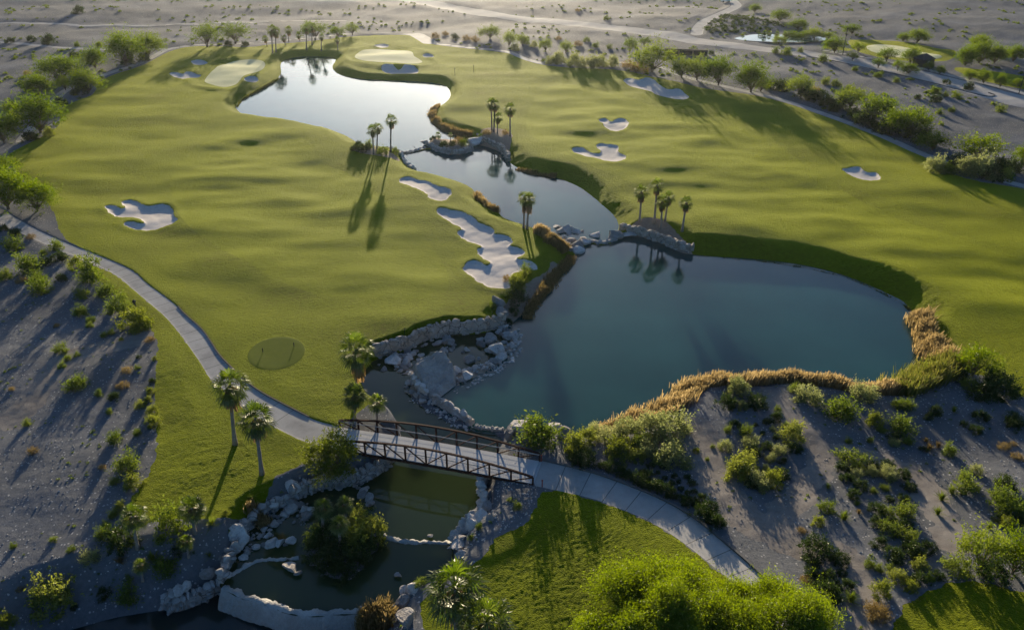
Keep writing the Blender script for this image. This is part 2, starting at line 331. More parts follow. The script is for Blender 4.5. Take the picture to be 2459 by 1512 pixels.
def ground_mat(name, stops, scale, fine, bump=.4, bdist=.05, rough=.9, sheen=0, extra=None, detail=6, spec=.04, bigscale=.05, vary=False):
    m, n, l = mat(name)
    out = N(n, 'ShaderNodeOutputMaterial'); b = N(n, 'ShaderNodeBsdfPrincipled')
    b.inputs['Roughness'].default_value = rough
    b.inputs['Specular IOR Level'].default_value = spec
    b.inputs['Sheen Weight'].default_value = sheen
    b.inputs['Sheen Roughness'].default_value = .35; b.inputs['Sheen Tint'].default_value = (.52, .53, .02, 1)
    tc = N(n, 'ShaderNodeTexCoord')
    t1 = N(n, 'ShaderNodeTexNoise'); t1.inputs['Scale'].default_value = scale; t1.inputs['Detail'].default_value = detail; t1.inputs['Roughness'].default_value = .62
    t2 = N(n, 'ShaderNodeTexNoise'); t2.inputs['Scale'].default_value = bigscale; t2.inputs['Detail'].default_value = 4
    t3 = N(n, 'ShaderNodeTexNoise'); t3.inputs['Scale'].default_value = fine; t3.inputs['Detail'].default_value = 3
    for t in (t1, t2, t3):
        l.new(tc.outputs['Object'], t.inputs['Vector'])
    a = N(n, 'ShaderNodeMath', operation='MULTIPLY_ADD'); l.new(t2.outputs['Fac'], a.inputs[0]); a.inputs[1].default_value = .6; 
    s = N(n, 'ShaderNodeMath', operation='MULTIPLY'); l.new(t1.outputs['Fac'], s.inputs[0]); s.inputs[1].default_value = .5
    l.new(s.outputs[0], a.inputs[2])
    a2 = N(n, 'ShaderNodeMath', operation='MULTIPLY_ADD'); l.new(t3.outputs['Fac'], a2.inputs[0]); a2.inputs[1].default_value = .3; l.new(a.outputs[0], a2.inputs[2])
    s2 = N(n, 'ShaderNodeMath', operation='SUBTRACT'); l.new(a2.outputs[0], s2.inputs[0]); s2.inputs[1].default_value = .2
    r = ramp(n, stops); l.new(s2.outputs[0], r.inputs['Fac'])
    colour = r.outputs['Color']
    if extra:
        colour = extra(n, l, tc, colour)
    if vary:
        oi = N(n, 'ShaderNodeObjectInfo'); hs = N(n, 'ShaderNodeHueSaturation'); ml = N(n, 'ShaderNodeMath', operation='MULTIPLY_ADD')
        l.new(oi.outputs['Random'], ml.inputs[0]); ml.inputs[1].default_value = .75; ml.inputs[2].default_value = .5
        l.new(ml.outputs[0], hs.inputs['Value']); l.new(colour, hs.inputs['Color']); colour = hs.outputs['Color']
    l.new(colour, b.inputs['Base Color'])
    bp = N(n, 'ShaderNodeBump'); bp.inputs['Strength'].default_value = bump; bp.inputs['Distance'].default_value = bdist
    ad = N(n, 'ShaderNodeMath', operation='ADD'); l.new(t3.outputs['Fac'], ad.inputs[0]); l.new(t1.outputs['Fac'], ad.inputs[1])
    l.new(ad.outputs[0], bp.inputs['Height']); l.new(bp.outputs['Normal'], b.inputs['Normal'])
    l.new(b.outputs[0], out.inputs['Surface'])
    return m

def mix(n, l, fac, a, bcol):
    x = N(n, 'ShaderNodeMix', data_type='RGBA'); l.new(fac, x.inputs['Factor'])
    if hasattr(a, 'is_linked'): l.new(a, x.inputs['A'])
    else: x.inputs['A'].default_value = (*a, 1)
    if hasattr(bcol, 'is_linked'): l.new(bcol, x.inputs['B'])
    else: x.inputs['B'].default_value = (*bcol, 1)
    return x.outputs['Result']

def specks(scale, thr, colr):
    def f(n, l, tc, c):
        v = N(n, 'ShaderNodeTexVoronoi'); v.inputs['Scale'].default_value = scale; l.new(tc.outputs['Object'], v.inputs['Vector'])
        sp = N(n, 'ShaderNodeSeparateColor'); l.new(v.outputs['Color'], sp.inputs[0])
        k = N(n, 'ShaderNodeMath', operation='GREATER_THAN'); l.new(sp.outputs[0], k.inputs[0]); k.inputs[1].default_value = thr
        k2 = N(n, 'ShaderNodeMath', operation='LESS_THAN'); l.new(v.outputs['Distance'], k2.inputs[0]); k2.inputs[1].default_value = .33
        k3 = N(n, 'ShaderNodeMath', operation='MULTIPLY'); l.new(k.outputs[0], k3.inputs[0]); l.new(k2.outputs[0], k3.inputs[1])
        return mix(n, l, k3.outputs[0], c, colr)
    return f

def joints(n, l, tc, c):
    at = N(n, 'ShaderNodeAttribute', attribute_name='along')
    w = N(n, 'ShaderNodeMath', operation='PINGPONG'); l.new(at.outputs['Fac'], w.inputs[0]); w.inputs[1].default_value = 1.45
    k = N(n, 'ShaderNodeMath', operation='LESS_THAN'); l.new(w.outputs[0], k.inputs[0]); k.inputs[1].default_value = .045
    return mix(n, l, k.outputs[0], c, (.12, .115, .11))

def desert_extra(n, l, tc, c):
    t = N(n, 'ShaderNodeTexNoise'); t.inputs['Scale'].default_value = .035; t.inputs['Detail'].default_value = 8; t.inputs['Roughness'].default_value = .7
    l.new(tc.outputs['Object'], t.inputs['Vector'])
    r = ramp(n, [(.42, (0, 0, 0)), (.62, (1, 1, 1))]); l.new(t.outputs['Fac'], r.inputs['Fac'])
    k = N(n, 'ShaderNodeMath', operation='MULTIPLY'); l.new(r.outputs[0], k.inputs[0]); k.inputs[1].default_value = .6
    c = mix(n, l, k.outputs[0], c, (.095, .094, .088))
    return specks(3.2, .86, (.36, .345, .33))(n, l, tc, c)

M = {}
M['desert'] = ground_mat('desert gravel', [(.25, (.076, .079, .086)), (.5, (.128, .131, .14)), (.75, (.205, .207, .216))], 2.2, 14, .9, .07, extra=desert_extra)
M['bed'] = ground_mat('planting bed soil', [(.25, (.20, .14, .10)), (.6, (.34, .26, .19)), (.85, (.44, .36, .29))], 2.5, 9, .8, .06)
M['rough'] = ground_mat('rough turf', [(.26, (.095, .064, .014)), (.36, (.078, .096, .004)), (.55, (.122, .146, .004)), (.8, (.18, .192, .008))], 1.6, 7, 1.0, .24, sheen=.5, bigscale=.07)
M['fair'] = ground_mat('mown fairway turf', [(.25, (.09, .110, .004)), (.5, (.122, .147, .004)), (.8, (.168, .184, .007))], 1.2, 8, 1.0, .17, sheen=.5)
M['tee'] = ground_mat('tee turf', [(.25, (.07, .09, .006)), (.5, (.09, .112, .006)), (.8, (.115, .135, .010))], 1.2, 12, .4, .03, sheen=0)
M['green'] = ground_mat('putting green turf', [(.25, (.50, .49, .25)), (.5, (.57, .55, .30)), (.8, (.63, .60, .36))], .25, 10, .2, .01, sheen=0)
M['sand'] = ground_mat('bunker sand', [(.25, (.44, .39, .345)), (.5, (.53, .475, .425)), (.8, (.60, .545, .50))], 1.2, 5, .5, .05)
M['concrete'] = ground_mat('concrete path', [(.25, (.22, .21, .20)), (.5, (.33, .315, .295)), (.8, (.42, .405, .385))], .7, 18, .25, .015, rough=.8, bigscale=.18, extra=joints)
M['track'] = ground_mat('worn tan dirt', [(.25, (.125, .108, .095)), (.5, (.185, .165, .148)), (.8, (.245, .225, .205))], 1.2, 9, .7, .06, bigscale=.15)
M['road'] = ground_mat('packed dirt road', [(.25, (.26, .24, .225)), (.5, (.34, .32, .30)), (.8, (.41, .39, .37))], .5, 6, .4, .04)

def rock_mat(name, stops, scale=1.6, crack=1.1, bump=.9, vary=False):
    def f(n, l, tc, c):
        v = N(n, 'ShaderNodeTexVoronoi', feature='DISTANCE_TO_EDGE'); v.inputs['Scale'].default_value = crack
        nz = N(n, 'ShaderNodeTexNoise'); nz.inputs['Scale'].default_value = 2.5; l.new(tc.outputs['Object'], nz.inputs['Vector'])
        mx = N(n, 'ShaderNodeMix', data_type='RGBA'); mx.inputs['Factor'].default_value = .25; l.new(tc.outputs['Object'], mx.inputs['A']); l.new(nz.outputs['Color'], mx.inputs['B'])
        l.new(mx.outputs['Result'], v.inputs['Vector'])
        k = N(n, 'ShaderNodeMath', operation='LESS_THAN'); l.new(v.outputs['Distance'], k.inputs[0]); k.inputs[1].default_value = .02
        return mix(n, l, k.outputs[0], c, (.14, .12, .105))
    return ground_mat(name, stops, scale, 7, bump, .12, .85, extra=f, bigscale=.5, vary=vary)
M['rock'] = ground_mat('pale quarry rock', [(.2, (.24, .205, .175)), (.45, (.44, .40, .365)), (.75, (.62, .585, .55))], 1.8, 7, 1.0, .15, .85, bigscale=.5, vary=True)
M['bankrock'] = rock_mat('grey bank stone', [(.2, (.17, .15, .13)), (.45, (.31, .285, .26)), (.75, (.45, .42, .395))], 1.4, .8)
M['wallrock'] = rock_mat('warm retaining stone', [(.2, (.22, .17, .13)), (.45, (.38, .315, .255)), (.75, (.50, .44, .385))], 1.2, .9)
M['slab'] = ground_mat('layered slab rock', [(.2, (.20, .17, .145)), (.45, (.34, .30, .265)), (.75, (.48, .44, .40))], 1.1, 5, 1.0, .2, .85, bigscale=.5)
M['weir'] = ground_mat('whitish weir crust', [(.2, (.26, .24, .20)), (.5, (.38, .36, .33)), (.8, (.52, .50, .465))], 2.5, 9, 1.0, .12, .85, bigscale=.4)

def leaf_mat(name, cols, trans=.55, gloss=.12, var=.35):
    m, n, l = mat(name)
    out = N(n, 'ShaderNodeOutputMaterial')
    gi = N(n, 'ShaderNodeNewGeometry'); oi = N(n, 'ShaderNodeObjectInfo')
    a = N(n, 'ShaderNodeMath', operation='MULTIPLY_ADD'); l.new(gi.outputs['Random Per Island'], a.inputs[0]); a.inputs[1].default_value = .6
    b = N(n, 'ShaderNodeMath', operation='MULTIPLY'); l.new(oi.outputs['Random'], b.inputs[0]); b.inputs[1].default_value = .4
    l.new(b.outputs[0], a.inputs[2])
    r = ramp(n, [(i / (len(cols) - 1), c) for i, c in enumerate(cols)]); l.new(a.outputs[0], r.inputs['Fac'])
    d = N(n, 'ShaderNodeBsdfDiffuse'); t = N(n, 'ShaderNodeBsdfTranslucent'); g = N(n, 'ShaderNodeBsdfGlossy'); g.inputs['Roughness'].default_value = .42
    l.new(r.outputs[0], d.inputs['Color'])
    hv = N(n, 'ShaderNodeHueSaturation'); hv.inputs['Saturation'].default_value = 1.15; hv.inputs['Value'].default_value = 1.5; l.new(r.outputs[0], hv.inputs['Color']); l.new(hv.outputs[0], t.inputs['Color'])
    g.inputs['Color'].default_value = (.5, .5, .45, 1)
    m1 = N(n, 'ShaderNodeMixShader'); m1.inputs[0].default_value = trans; l.new(d.outputs[0], m1.inputs[1]); l.new(t.outputs[0], m1.inputs[2])
    m2 = N(n, 'ShaderNodeMixShader'); m2.inputs[0].default_value = gloss; l.new(m1.outputs[0], m2.inputs[1]); l.new(g.outputs[0], m2.inputs[2])
    l.new(m2.outputs[0], out.inputs['Surface'])
    return m
M['mesquite'] = leaf_mat('feathery green foliage', [(.05, .08, .008), (.09, .13, .012), (.15, .185, .02)], .6, .03)
M['palo'] = leaf_mat('pale yellow green foliage', [(.10, .13, .02), (.15, .19, .03), (.21, .24, .05)], .5, .03)
M['near'] = leaf_mat('lush near foliage', [(.08, .115, .012), (.14, .185, .020), (.21, .25, .036)], .58, .03)
M['olive'] = leaf_mat('olive dense foliage', [(.06, .08, .014), (.10, .12, .02), (.16, .18, .035)], .45, .03)
M['dark'] = leaf_mat('dark mound foliage', [(.018, .032, .008), (.035, .055, .012), (.055, .075, .018)], .35, .04)
M['creosote'] = leaf_mat('creosote foliage', [(.07, .10, .018), (.12, .155, .028), (.19, .215, .05)], .45, .03)
M['grey'] = leaf_mat('grey green foliage', [(.14, .16, .06), (.21, .225, .09), (.29, .30, .14)], .55, .03)
M['lime'] = leaf_mat('bright yellow green foliage', [(.10, .12, .02), (.165, .185, .035), (.25, .265, .075)], .5, .03)
M['brown'] = leaf_mat('dry brown foliage', [(.12, .085, .035), (.19, .14, .06), (.26, .20, .09)], .45, .03)
M['reed'] = leaf_mat('dry reeds', [(.10, .08, .03), (.245, .18, .085), (.44, .34, .19)], .5, .06)
M['reedgreen'] = leaf_mat('green reeds', [(.055, .075, .018), (.12, .13, .03), (.24, .20, .07)], .5, .05)
M['frond'] = leaf_mat('fan palm fronds', [(.04, .066, .009), (.085, .12, .018), (.16, .185, .045)], .55, .07)
M['deadfrond'] = leaf_mat('dead palm fronds', [(.11, .065, .03), (.20, .13, .065), (.30, .21, .11)], .4, .05)
M['bark'] = ground_mat('grey bark', [(.25, (.10, .075, .055)), (.5, (.17, .135, .105)), (.8, (.24, .20, .16))], 4, 14, .8, .03)
M['palmbark'] = ground_mat('palm trunk bark', [(.25, (.16, .125, .10)), (.5, (.28, .24, .20)), (.8, (.40, .35, .30))], 3, 12, 1, .05)

def plain(name, colr, rough=.6, metal=0, noise=.25, sc=6):
    c = np.array(colr)
    m = ground_mat(name, [(.2, tuple(c * (1 - noise))), (.5, tuple(c)), (.8, tuple(c * (1 + noise)))], sc, sc * 4, .2, .01, rough)
    m.node_tree.nodes['Principled BSDF'].inputs['Metallic'].default_value = metal
    return m
M['rust'] = plain('weathered rust steel', (.055, .026, .018), .7)
M['deck'] = plain('pale concrete deck', (.43, .43, .43), .8, 0, .15)
M['rail'] = plain('grey handrail timber', (.34, .32, .30), .7)
M['white'] = plain('white paint', (.75, .75, .74), .4, 0, .06)
M['darkmetal'] = plain('dark painted metal', (.04, .04, .042), .5)
M['roofing'] = plain('dark roof shingle', (.06, .055, .06), .8)
M['glass'] = plain('dark window glass', (.02, .025, .03), .08)
M['tyre'] = plain('black rubber', (.015, .015, .015), .8)
M['redpost'] = plain('red painted post', (.32, .06, .04), .5)

def water_mat(name, colr, rough=.04, bump=.05, sc=1.6):
    m, n, l = mat(name)
    out = N(n, 'ShaderNodeOutputMaterial'); b = N(n, 'ShaderNodeBsdfPrincipled')
    b.subsurface_method = 'BURLEY'; b.inputs['Subsurface Weight'].default_value = 1.0; b.inputs['Subsurface Radius'].default_value = (5, 5, 5); b.inputs['Subsurface Scale'].default_value = 1.0
    b.inputs['IOR'].default_value = 1.33; b.inputs['Roughness'].default_value = rough
    tc = N(n, 'ShaderNodeTexCoord')
    t = N(n, 'ShaderNodeTexNoise'); t.inputs['Scale'].default_value = sc; t.inputs['Detail'].default_value = 5; l.new(tc.outputs['Object'], t.inputs['Vector'])
    t2 = N(n, 'ShaderNodeTexNoise'); t2.inputs['Scale'].default_value = .05; t2.inputs['Detail'].default_value = 3; l.new(tc.outputs['Object'], t2.inputs['Vector'])
    c = np.array(colr); r = ramp(n, [(.3, tuple(c * .8)), (.7, tuple(c * 1.2))]); l.new(t2.outputs['Fac'], r.inputs['Fac']); l.new(r.outputs[0], b.inputs['Base Color'])
    bp = N(n, 'ShaderNodeBump'); bp.inputs['Strength'].default_value = bump; bp.inputs['Distance'].default_value = .05; l.new(t.outputs['Fac'], bp.inputs['Height']); l.new(bp.outputs[0], b.inputs['Normal'])
    l.new(b.outputs[0], out.inputs['Surface'])
    return m
M['lake'] = water_mat('lake water', (.018, .064, .058), .05, .11)
M['pond'] = water_mat('green pond water', (.032, .048, .018), .03, .03)
M['deepbasin'] = water_mat('dark basin water', (.010, .022, .022), .03, .03)

# ------------------------------------------------------------------ object helpers
ITEMS = []

def mesh(name, V, Fc, m=None, smooth=False):
    """Fc: int array (n,3) or (n,4), or list of arrays of both"""
    me = bpy.data.meshes.new(name)
    V = np.asarray(V, np.float32)
    arrs = Fc if isinstance(Fc, list) else [Fc]
    arrs = [np.asarray(a, np.int32) for a in arrs if len(a)]
    loops = np.concatenate([a.ravel() for a in arrs])
    tot = np.concatenate([np.full(len(a), a.shape[1], np.int32) for a in arrs])
    st = np.concatenate([[0], np.cumsum(tot)[:-1]]).astype(np.int32)
    me.vertices.add(len(V)); me.vertices.foreach_set('co', V.ravel())
    me.loops.add(len(loops)); me.loops.foreach_set('vertex_index', loops)
    me.polygons.add(len(tot)); me.polygons.foreach_set('loop_start', st)
    me.polygons.foreach_set('use_smooth', np.full(len(tot), smooth))
    me.update(calc_edges=True); me.validate()
    if m is not None:
        for q in (m if isinstance(m, list) else [m]):
            me.materials.append(q)
    return me

def add(name, me, parent=None, loc=(0, 0, 0), rot=(0, 0, 0), scale=(1, 1, 1)):
    o = bpy.data.objects.new(name, me); COL.objects.link(o)
    o.location = loc; o.rotation_euler = rot; o.scale = scale
    if parent is not None:
        o.parent = parent
    return o

def empty(name, loc, rz=0):
    o = bpy.data.objects.new(name, None); COL.objects.link(o)
    o.location = loc; o.rotation_euler = (0, 0, rz); o.empty_display_size = .3
    return o

def tag(o, label, cat, group=None, kind=None, place=None, at=None):
    o['label'] = label; o['category'] = cat
    if group: o['group'] = group
    if kind: o['kind'] = kind
    if kind is None:
        ITEMS.append((o, label, at if at is not None else tuple(o.location)))
    return o

class MB:
    def __init__(s): s.V = []; s.Q = []; s.T = []; s.n = 0
    def put(s, V, Q=None, T=None):
        s.V.append(np.asarray(V, float))
        if Q is not None and len(Q): s.Q.append(np.asarray(Q) + s.n)
        if T is not None and len(T): s.T.append(np.asarray(T) + s.n)
        s.n += len(V)
    def box(s, a, b, w, h, up=(0, 0, 1)):
        """bar from a to b, w across, h high"""
        a = np.array(a, float); b = np.array(b, float); d = b - a; d /= np.linalg.norm(d) + 1e-9
        up = np.array(up, float); sd = np.cross(d, up)
        if np.linalg.norm(sd) < 1e-4: sd = np.cross(d, [0, 1, 0])
        sd /= np.linalg.norm(sd); u = np.cross(sd, d)
        V = [p + sd * i * w / 2 + u * j * h / 2 for p in (a, b) for i, j in ((-1, -1), (1, -1), (1, 1), (-1, 1))]
        s.put(V, [(0, 1, 2, 3), (7, 6, 5, 4), (4, 5, 1, 0), (5, 6, 2, 1), (6, 7, 3, 2), (7, 4, 0, 3)])
    def tube(s, pts, rad, k=6):
        pts = np.asarray(pts, float); n = len(pts)
        rad = np.broadcast_to(rad, (n,)); V = []
        for i in range(n):
            d = pts[min(i + 1, n - 1)] - pts[max(i - 1, 0)]; d = d / (np.linalg.norm(d) + 1e-9)
            e = np.cross(d, [0.3, 1, 0.1]); e /= np.linalg.norm(e) + 1e-9; f = np.cross(d, e)
            for j in range(k):
                a = 2 * math.pi * j / k
                V.append(pts[i] + (e * math.cos(a) + f * math.sin(a)) * rad[i])
        Q = [(i * k + j, i * k + (j + 1) % k, (i + 1) * k + (j + 1) % k, (i + 1) * k + j) for i in range(n - 1) for j in range(k)]
        c = len(V); V += [pts[0], pts[-1]]
        T = [(c, (j + 1) % k, j) for j in range(k)] + [(c + 1, (n - 1) * k + j, (n - 1) * k + (j + 1) % k) for j in range(k)]
        s.put(V, Q, T)
    def mesh(s, name, m, smooth=False):
        return mesh(name, np.vstack(s.V), [np.vstack(x) for x in (s.Q, s.T) if x], m, smooth)

# ------------------------------------------------------------------ terrain: one sheet cut along every edge of turf, sand and paving
def build_terrain():
    stp = 1.45 / 796
    Ds = [24.0]
    while Ds[-1] < 520:
        D = Ds[-1]; Ds.append(D + max(.16, 1.35 * (D * D + H * H) / (H * 796)))
    while Ds[-1] < 3000:
        Ds.append(Ds[-1] * 1.12)
    Ds = np.array(Ds)
    us = np.arange(-.84, .84, stp)
    zc = Ds * math.cos(PITCH) + H * math.sin(PITCH)
    X = (us[None] * zc[:, None]); Y = np.broadcast_to(Ds[:, None], X.shape)
    nr, nc = X.shape
    X = X.ravel().copy(); Y = Y.ravel().copy()
    F = fields(X, Y)
    F['x'] = X; F['y'] = Y
    i = np.arange(nr * nc).reshape(nr, nc)
    a, b, c, d = i[:-1, :-1].ravel(), i[:-1, 1:].ravel(), i[1:, 1:].ravel(), i[1:, :-1].ravel()
    T = np.vstack([np.c_[a, b, c], np.c_[a, c, d]])
    lab = np.zeros(len(T), np.int8)
    keys = list(F)
    def split(T, lab, key, newlab, only):
        s = F[key]; s = np.where(np.abs(s) < 1e-4, 1e-4, s); F[key] = s
        ins = (s < 0)[T]; k = ins.sum(1)
        mixed = (k == 1) | (k == 2)
        keep = T[~mixed]; kl = lab[~mixed]; kin = k[~mixed] == 3
        if mixed.any():
            t = T[mixed]; ti = ins[mixed]; tl = lab[mixed]; one_in = k[mixed] == 1
            iso = np.where(one_in[:, None], ti, ~ti); j = np.argmax(iso, 1); r = np.arange(len(t))
            A = t[r, j]; B = t[r, (j + 1) % 3]; Cc = t[r, (j + 2) % 3]
            E = np.vstack([np.c_[A, B], np.c_[A, Cc]]); E = np.sort(E, 1)
            n0 = len(s)
            key64 = E[:, 0].astype(np.int64) * (n0 + 1) + E[:, 1]
            uq, idx, inv = np.unique(key64, return_index=True, return_inverse=True)
            e = E[idx]; s0 = s[e[:, 0]]; s1 = s[e[:, 1]]; tt = s0 / (s0 - s1)
            for q in keys:
                f = F[q]
                nv = f[e[:, 0]] * (1 - tt) + f[e[:, 1]] * tt
                if q == 'bunk_id': nv = np.where(tt < .5, f[e[:, 0]], f[e[:, 1]])
                if q == key: nv = np.zeros(len(e))
                F[q] = np.concatenate([f, nv])
            P = n0 + inv[:len(t)]; Q = n0 + inv[len(t):]
            T1 = np.c_[A, P, Q]; T2 = np.vstack([np.c_[P, B, Cc], np.c_[P, Cc, Q]])
            keep = np.vstack([keep, T1, T2]); kl = np.concatenate([kl, tl, tl, tl]); kin = np.concatenate([kin, one_in, ~one_in, ~one_in])
        ch = kin & np.isin(kl, only)
        kl = np.where(ch, newlab, kl)
        return keep, kl
    T, lab = split(T, lab, 'road', 7, [0])
    T, lab = split(T, lab, 'track', 9, [0])
    T, lab = split(T, lab, 'grass', 1, [0, 7, 9])
    T, lab = split(T, lab, 'bed', 8, [1])
    T, lab = split(T, lab, 'fair', 2, [1])
    T, lab = split(T, lab, 'green', 3, [1, 2])
    T, lab = split(T, lab, 'tee', 4, [1, 2])
    T, lab = split(T, lab, 'bunk', 5, [1, 2, 8])
    T, lab = split(T, lab, 'path', 6, [0, 1, 2, 7, 8, 9])
    Z = height(F['x'], F['y'], F)
    V = np.c_[F['x'], F['y'], Z]
    nt = T.shape[0]
    def part(sel):
        t = T[sel]; u, inv = np.unique(t, return_inverse=True)
        return V[u], inv.reshape(-1, 3), u
    def struct(name, sel, m, label):
        v, t, u = part(sel)
        o = add(name, mesh(name, v, t, m, True)); o['kind'] = 'structure'; o['label'] = label
        return o, u
    struct('desert_ground', lab == 0, M['desert'], 'grey gravel desert ground around the golf course')
    struct('rough_grass', lab == 1, M['rough'], 'rough green turf around fairways and banks')
    struct('fairway', lab == 2, M['fair'], 'smooth mown fairway turf with soft mounds')
    struct('planting_bed', lab == 8, M['bed'], 'bare brown soil beds around the palms')
    struct('putting_green', lab == 3, M['green'], 'pale close mown putting greens')
    struct('tee_box', lab == 4, M['tee'], 'oval mown tee beside the cart path')
    struct('dirt_road', lab == 7, M['road'], 'pale packed dirt roads across the desert')
    struct('dirt_track', lab == 9, M['track'], 'smooth tan dirt tracks worn through the gravel')
    bid = np.rint(F['bunk_id'])[T].min(1)
    for k in range(len(BUNKP)):
        sel = (lab == 5) & (bid == k)
        if sel.any():
            o, u = struct('sand_bunker', sel, M['sand'], BUNK_LABEL[k]); o['group'] = 'sand bunkers'
    o, u = struct('cart_path', lab == 6, M['concrete'], 'pale concrete cart path winding past lakes and lawns')
    x = F['x'][u]; y = F['y'][u]
    cl = [chaikin(unproj(fv('D', [(0,50),(200,150),(400,240),(600,330),(800,425),(940,505),(1080,620),(1210,740),(1350,880),(1460,1030),(1560,1170),(1720,1310),(1900,1420),(2080,1500)])), 2, False),
          chaikin(onland(fv('I', [(400,390),(780,470),(1000,548),(1260,655),(1485,790),(1670,945),(1850,1100),(2050,1300)])), 2, False)]
    dd = [sdline(c_, x, y, 40) for c_ in cl]
    al = np.where(dd[0][0] < dd[1][0], dd[0][1], dd[1][1])
    al = np.where(np.minimum(dd[0][0], dd[1][0]) > 8, .7, al)
    at = o.data.attributes.new('along', 'FLOAT', 'POINT'); at.data.foreach_set('value', al.astype(np.float32))
    # water sheets
    names = {'upper': ('lake', 'bright upper lake mirroring the low sun', 'lake', .35), 'middle': ('pond', 'narrow middle pond between the two fairways', 'lake', .35),
             'big': ('lake', 'large teal lake in the centre right', 'lake', .6), 'stream': ('stream_pool', 'dark green pools from the rocky cascade under the footbridge', 'pond', .5),
             'basin': ('basin', 'dark lowest water below the curved dam', 'deepbasin', .2), 'far': ('pond', 'far bright pond behind palms at upper right', 'lake', .6)}
    for k, (nm, lb, mt, off) in names.items():
        s = F['w_' + k] - off
        F['tmp'] = s
        if 'tmp' not in keys: keys.append('tmp')
        lo = WATER[k].min(0) - 3; hi = WATER[k].max(0) + 3
        tx = F['x'][T[:, 0]]; ty = F['y'][T[:, 0]]
        sel = (tx > lo[0]) & (tx < hi[0]) & (ty > lo[1]) & (ty < hi[1])
        t2, l2 = split(T[sel], np.zeros(int(sel.sum()), np.int8), 'tmp', 1, [0])
        t2 = t2[l2 == 1]
        u, inv = np.unique(t2, return_inverse=True)
        v = np.c_[F['x'][u], F['y'][u], np.full(len(u), WL[k])]
        ow = add(nm, mesh(nm, v, inv.reshape(-1, 3), M[mt], True)); ow['kind'] = 'structure'; ow['label'] = lb
build_terrain()

# ------------------------------------------------------------------ plants
def quads(c, ax, nrm, L, Wd):
    """leaf quads: centres c, long axes ax, normals nrm"""
    sd = np.cross(nrm, ax); sd /= np.linalg.norm(sd, axis=1, keepdims=True) + 1e-9
    L = np.broadcast_to(L, (len(c),))[:, None]; Wd = np.broadcast_to(Wd, (len(c),))[:, None]
    V = np.stack([c - ax * L / 2, c + sd * Wd / 2, c + ax * L / 2, c - sd * Wd / 2], 1).reshape(-1, 3)
    return V, np.arange(len(V)).reshape(-1, 4)

def unit(a): return a / (np.linalg.norm(a, axis=1, keepdims=True) + 1e-9)

def crown(seed, w, h, base, nclump, nspray, nleaf, leaf, spread=.2, up=.35, shell=.55, flat=.0, aspect=.45):
    """crown of leafy sprays: clumps through the volume of a lobed dome, leaves along each twig.
    returns leaf vertices, quads and the clump centres (for limbs)"""
    g = np.random.default_rng(seed)
    d = unit(g.normal(size=(nclump, 3))); d[:, 2] = np.abs(d[:, 2]) * (1 if base <= .05 else 1) - (0 if base <= .05 else .35 * g.random(nclump))
    r = shell + (1 - shell) * g.random(nclump) ** .6
    lob = 1 + .28 * np.sin(3 * np.arctan2(d[:, 1], d[:, 0]) + g.random() * 6) * .6 + .18 * g.normal(size=nclump)
    r = r * np.clip(lob, .6, 1.25) * .82
    hc = base + (h - base) * (.38 if base > .05 else 0.02)
    C = np.c_[d[:, 0] * r * w / 2, d[:, 1] * r * w / 2, hc + d[:, 2] * r * (h - hc)]
    C[:, 2] = np.maximum(C[:, 2], base * .8 + .04 * h)
    out_dir = unit(np.c_[d[:, :2], d[:, 2] * .8 + up])
    S = np.repeat(C, nspray, 0); Dn = np.repeat(out_dir, nspray, 0)
    Dn = unit(Dn + g.normal(size=Dn.shape) * .75)
    size = spread * w * np.repeat(.6 + .8 * g.random(nclump), nspray)
    S = S + g.normal(size=S.shape) * (size * .33)[:, None]
    ln = size * (.5 + .9 * g.random(len(S)))
    n = len(S) * nleaf
    t = np.tile(np.linspace(.05, 1, nleaf), len(S))
    S2 = np.repeat(S, nleaf, 0); D2 = np.repeat(Dn, nleaf, 0); l2 = np.repeat(ln, nleaf)
    P = S2 + D2 * (t * l2)[:, None] + g.normal(size=(n, 3)) * (.10 * l2 + .03)[:, None]
    P[:, 2] -= flat * (t * l2)
    P[:, 2] = np.maximum(P[:, 2], .02)
    ax = unit(D2 + g.normal(size=(n, 3)) * .9); nr = unit(g.normal(size=(n, 3)))
    L = leaf * (.6 + .8 * g.random(n))
    V, Q = quads(P, ax, nr, L, L * aspect)
    return V, Q, C

def limbs(seed, C, h, base, r0, nl):
    g = np.random.default_rng(seed); b = MB()
    pick = g.choice(len(C), min(nl, len(C)), replace=False)
    nt = 3
    for k in range(nt):
        a = 2 * math.pi * k / nt + g.random()
        fork = np.array([math.cos(a) * base * .25, math.sin(a) * base * .25, base * (.7 + .2 * g.random())])
        b.tube([[math.cos(a) * r0 * .5, math.sin(a) * r0 * .5, -.5], [math.cos(a) * r0 * .8, math.sin(a) * r0 * .8, base * .3], fork], [r0, r0 * .75, r0 * .55], 6)
        for i in pick[k::nt]:
            c = C[i]; m_ = fork * .5 + c * .5 + g.normal(size=3) * .25 + np.array([0, 0, .2])
            b.tube([fork, m_, c], [r0 * .5, r0 * .3, r0 * .08], 4)
    return b

def tree_proto(seed, w, h, base, nclump, nspray, nleaf, leaf, m, shell=.5, **kw):
    V, Q, C = crown(seed, w, h, base, nclump, nspray, nleaf, leaf, shell=shell, **kw)
    return (w, h, mesh('crown', V, Q, m), limbs(seed + 99, C, h, base, .028 * w ** .9, 26).mesh('trunk', M['bark'], True))

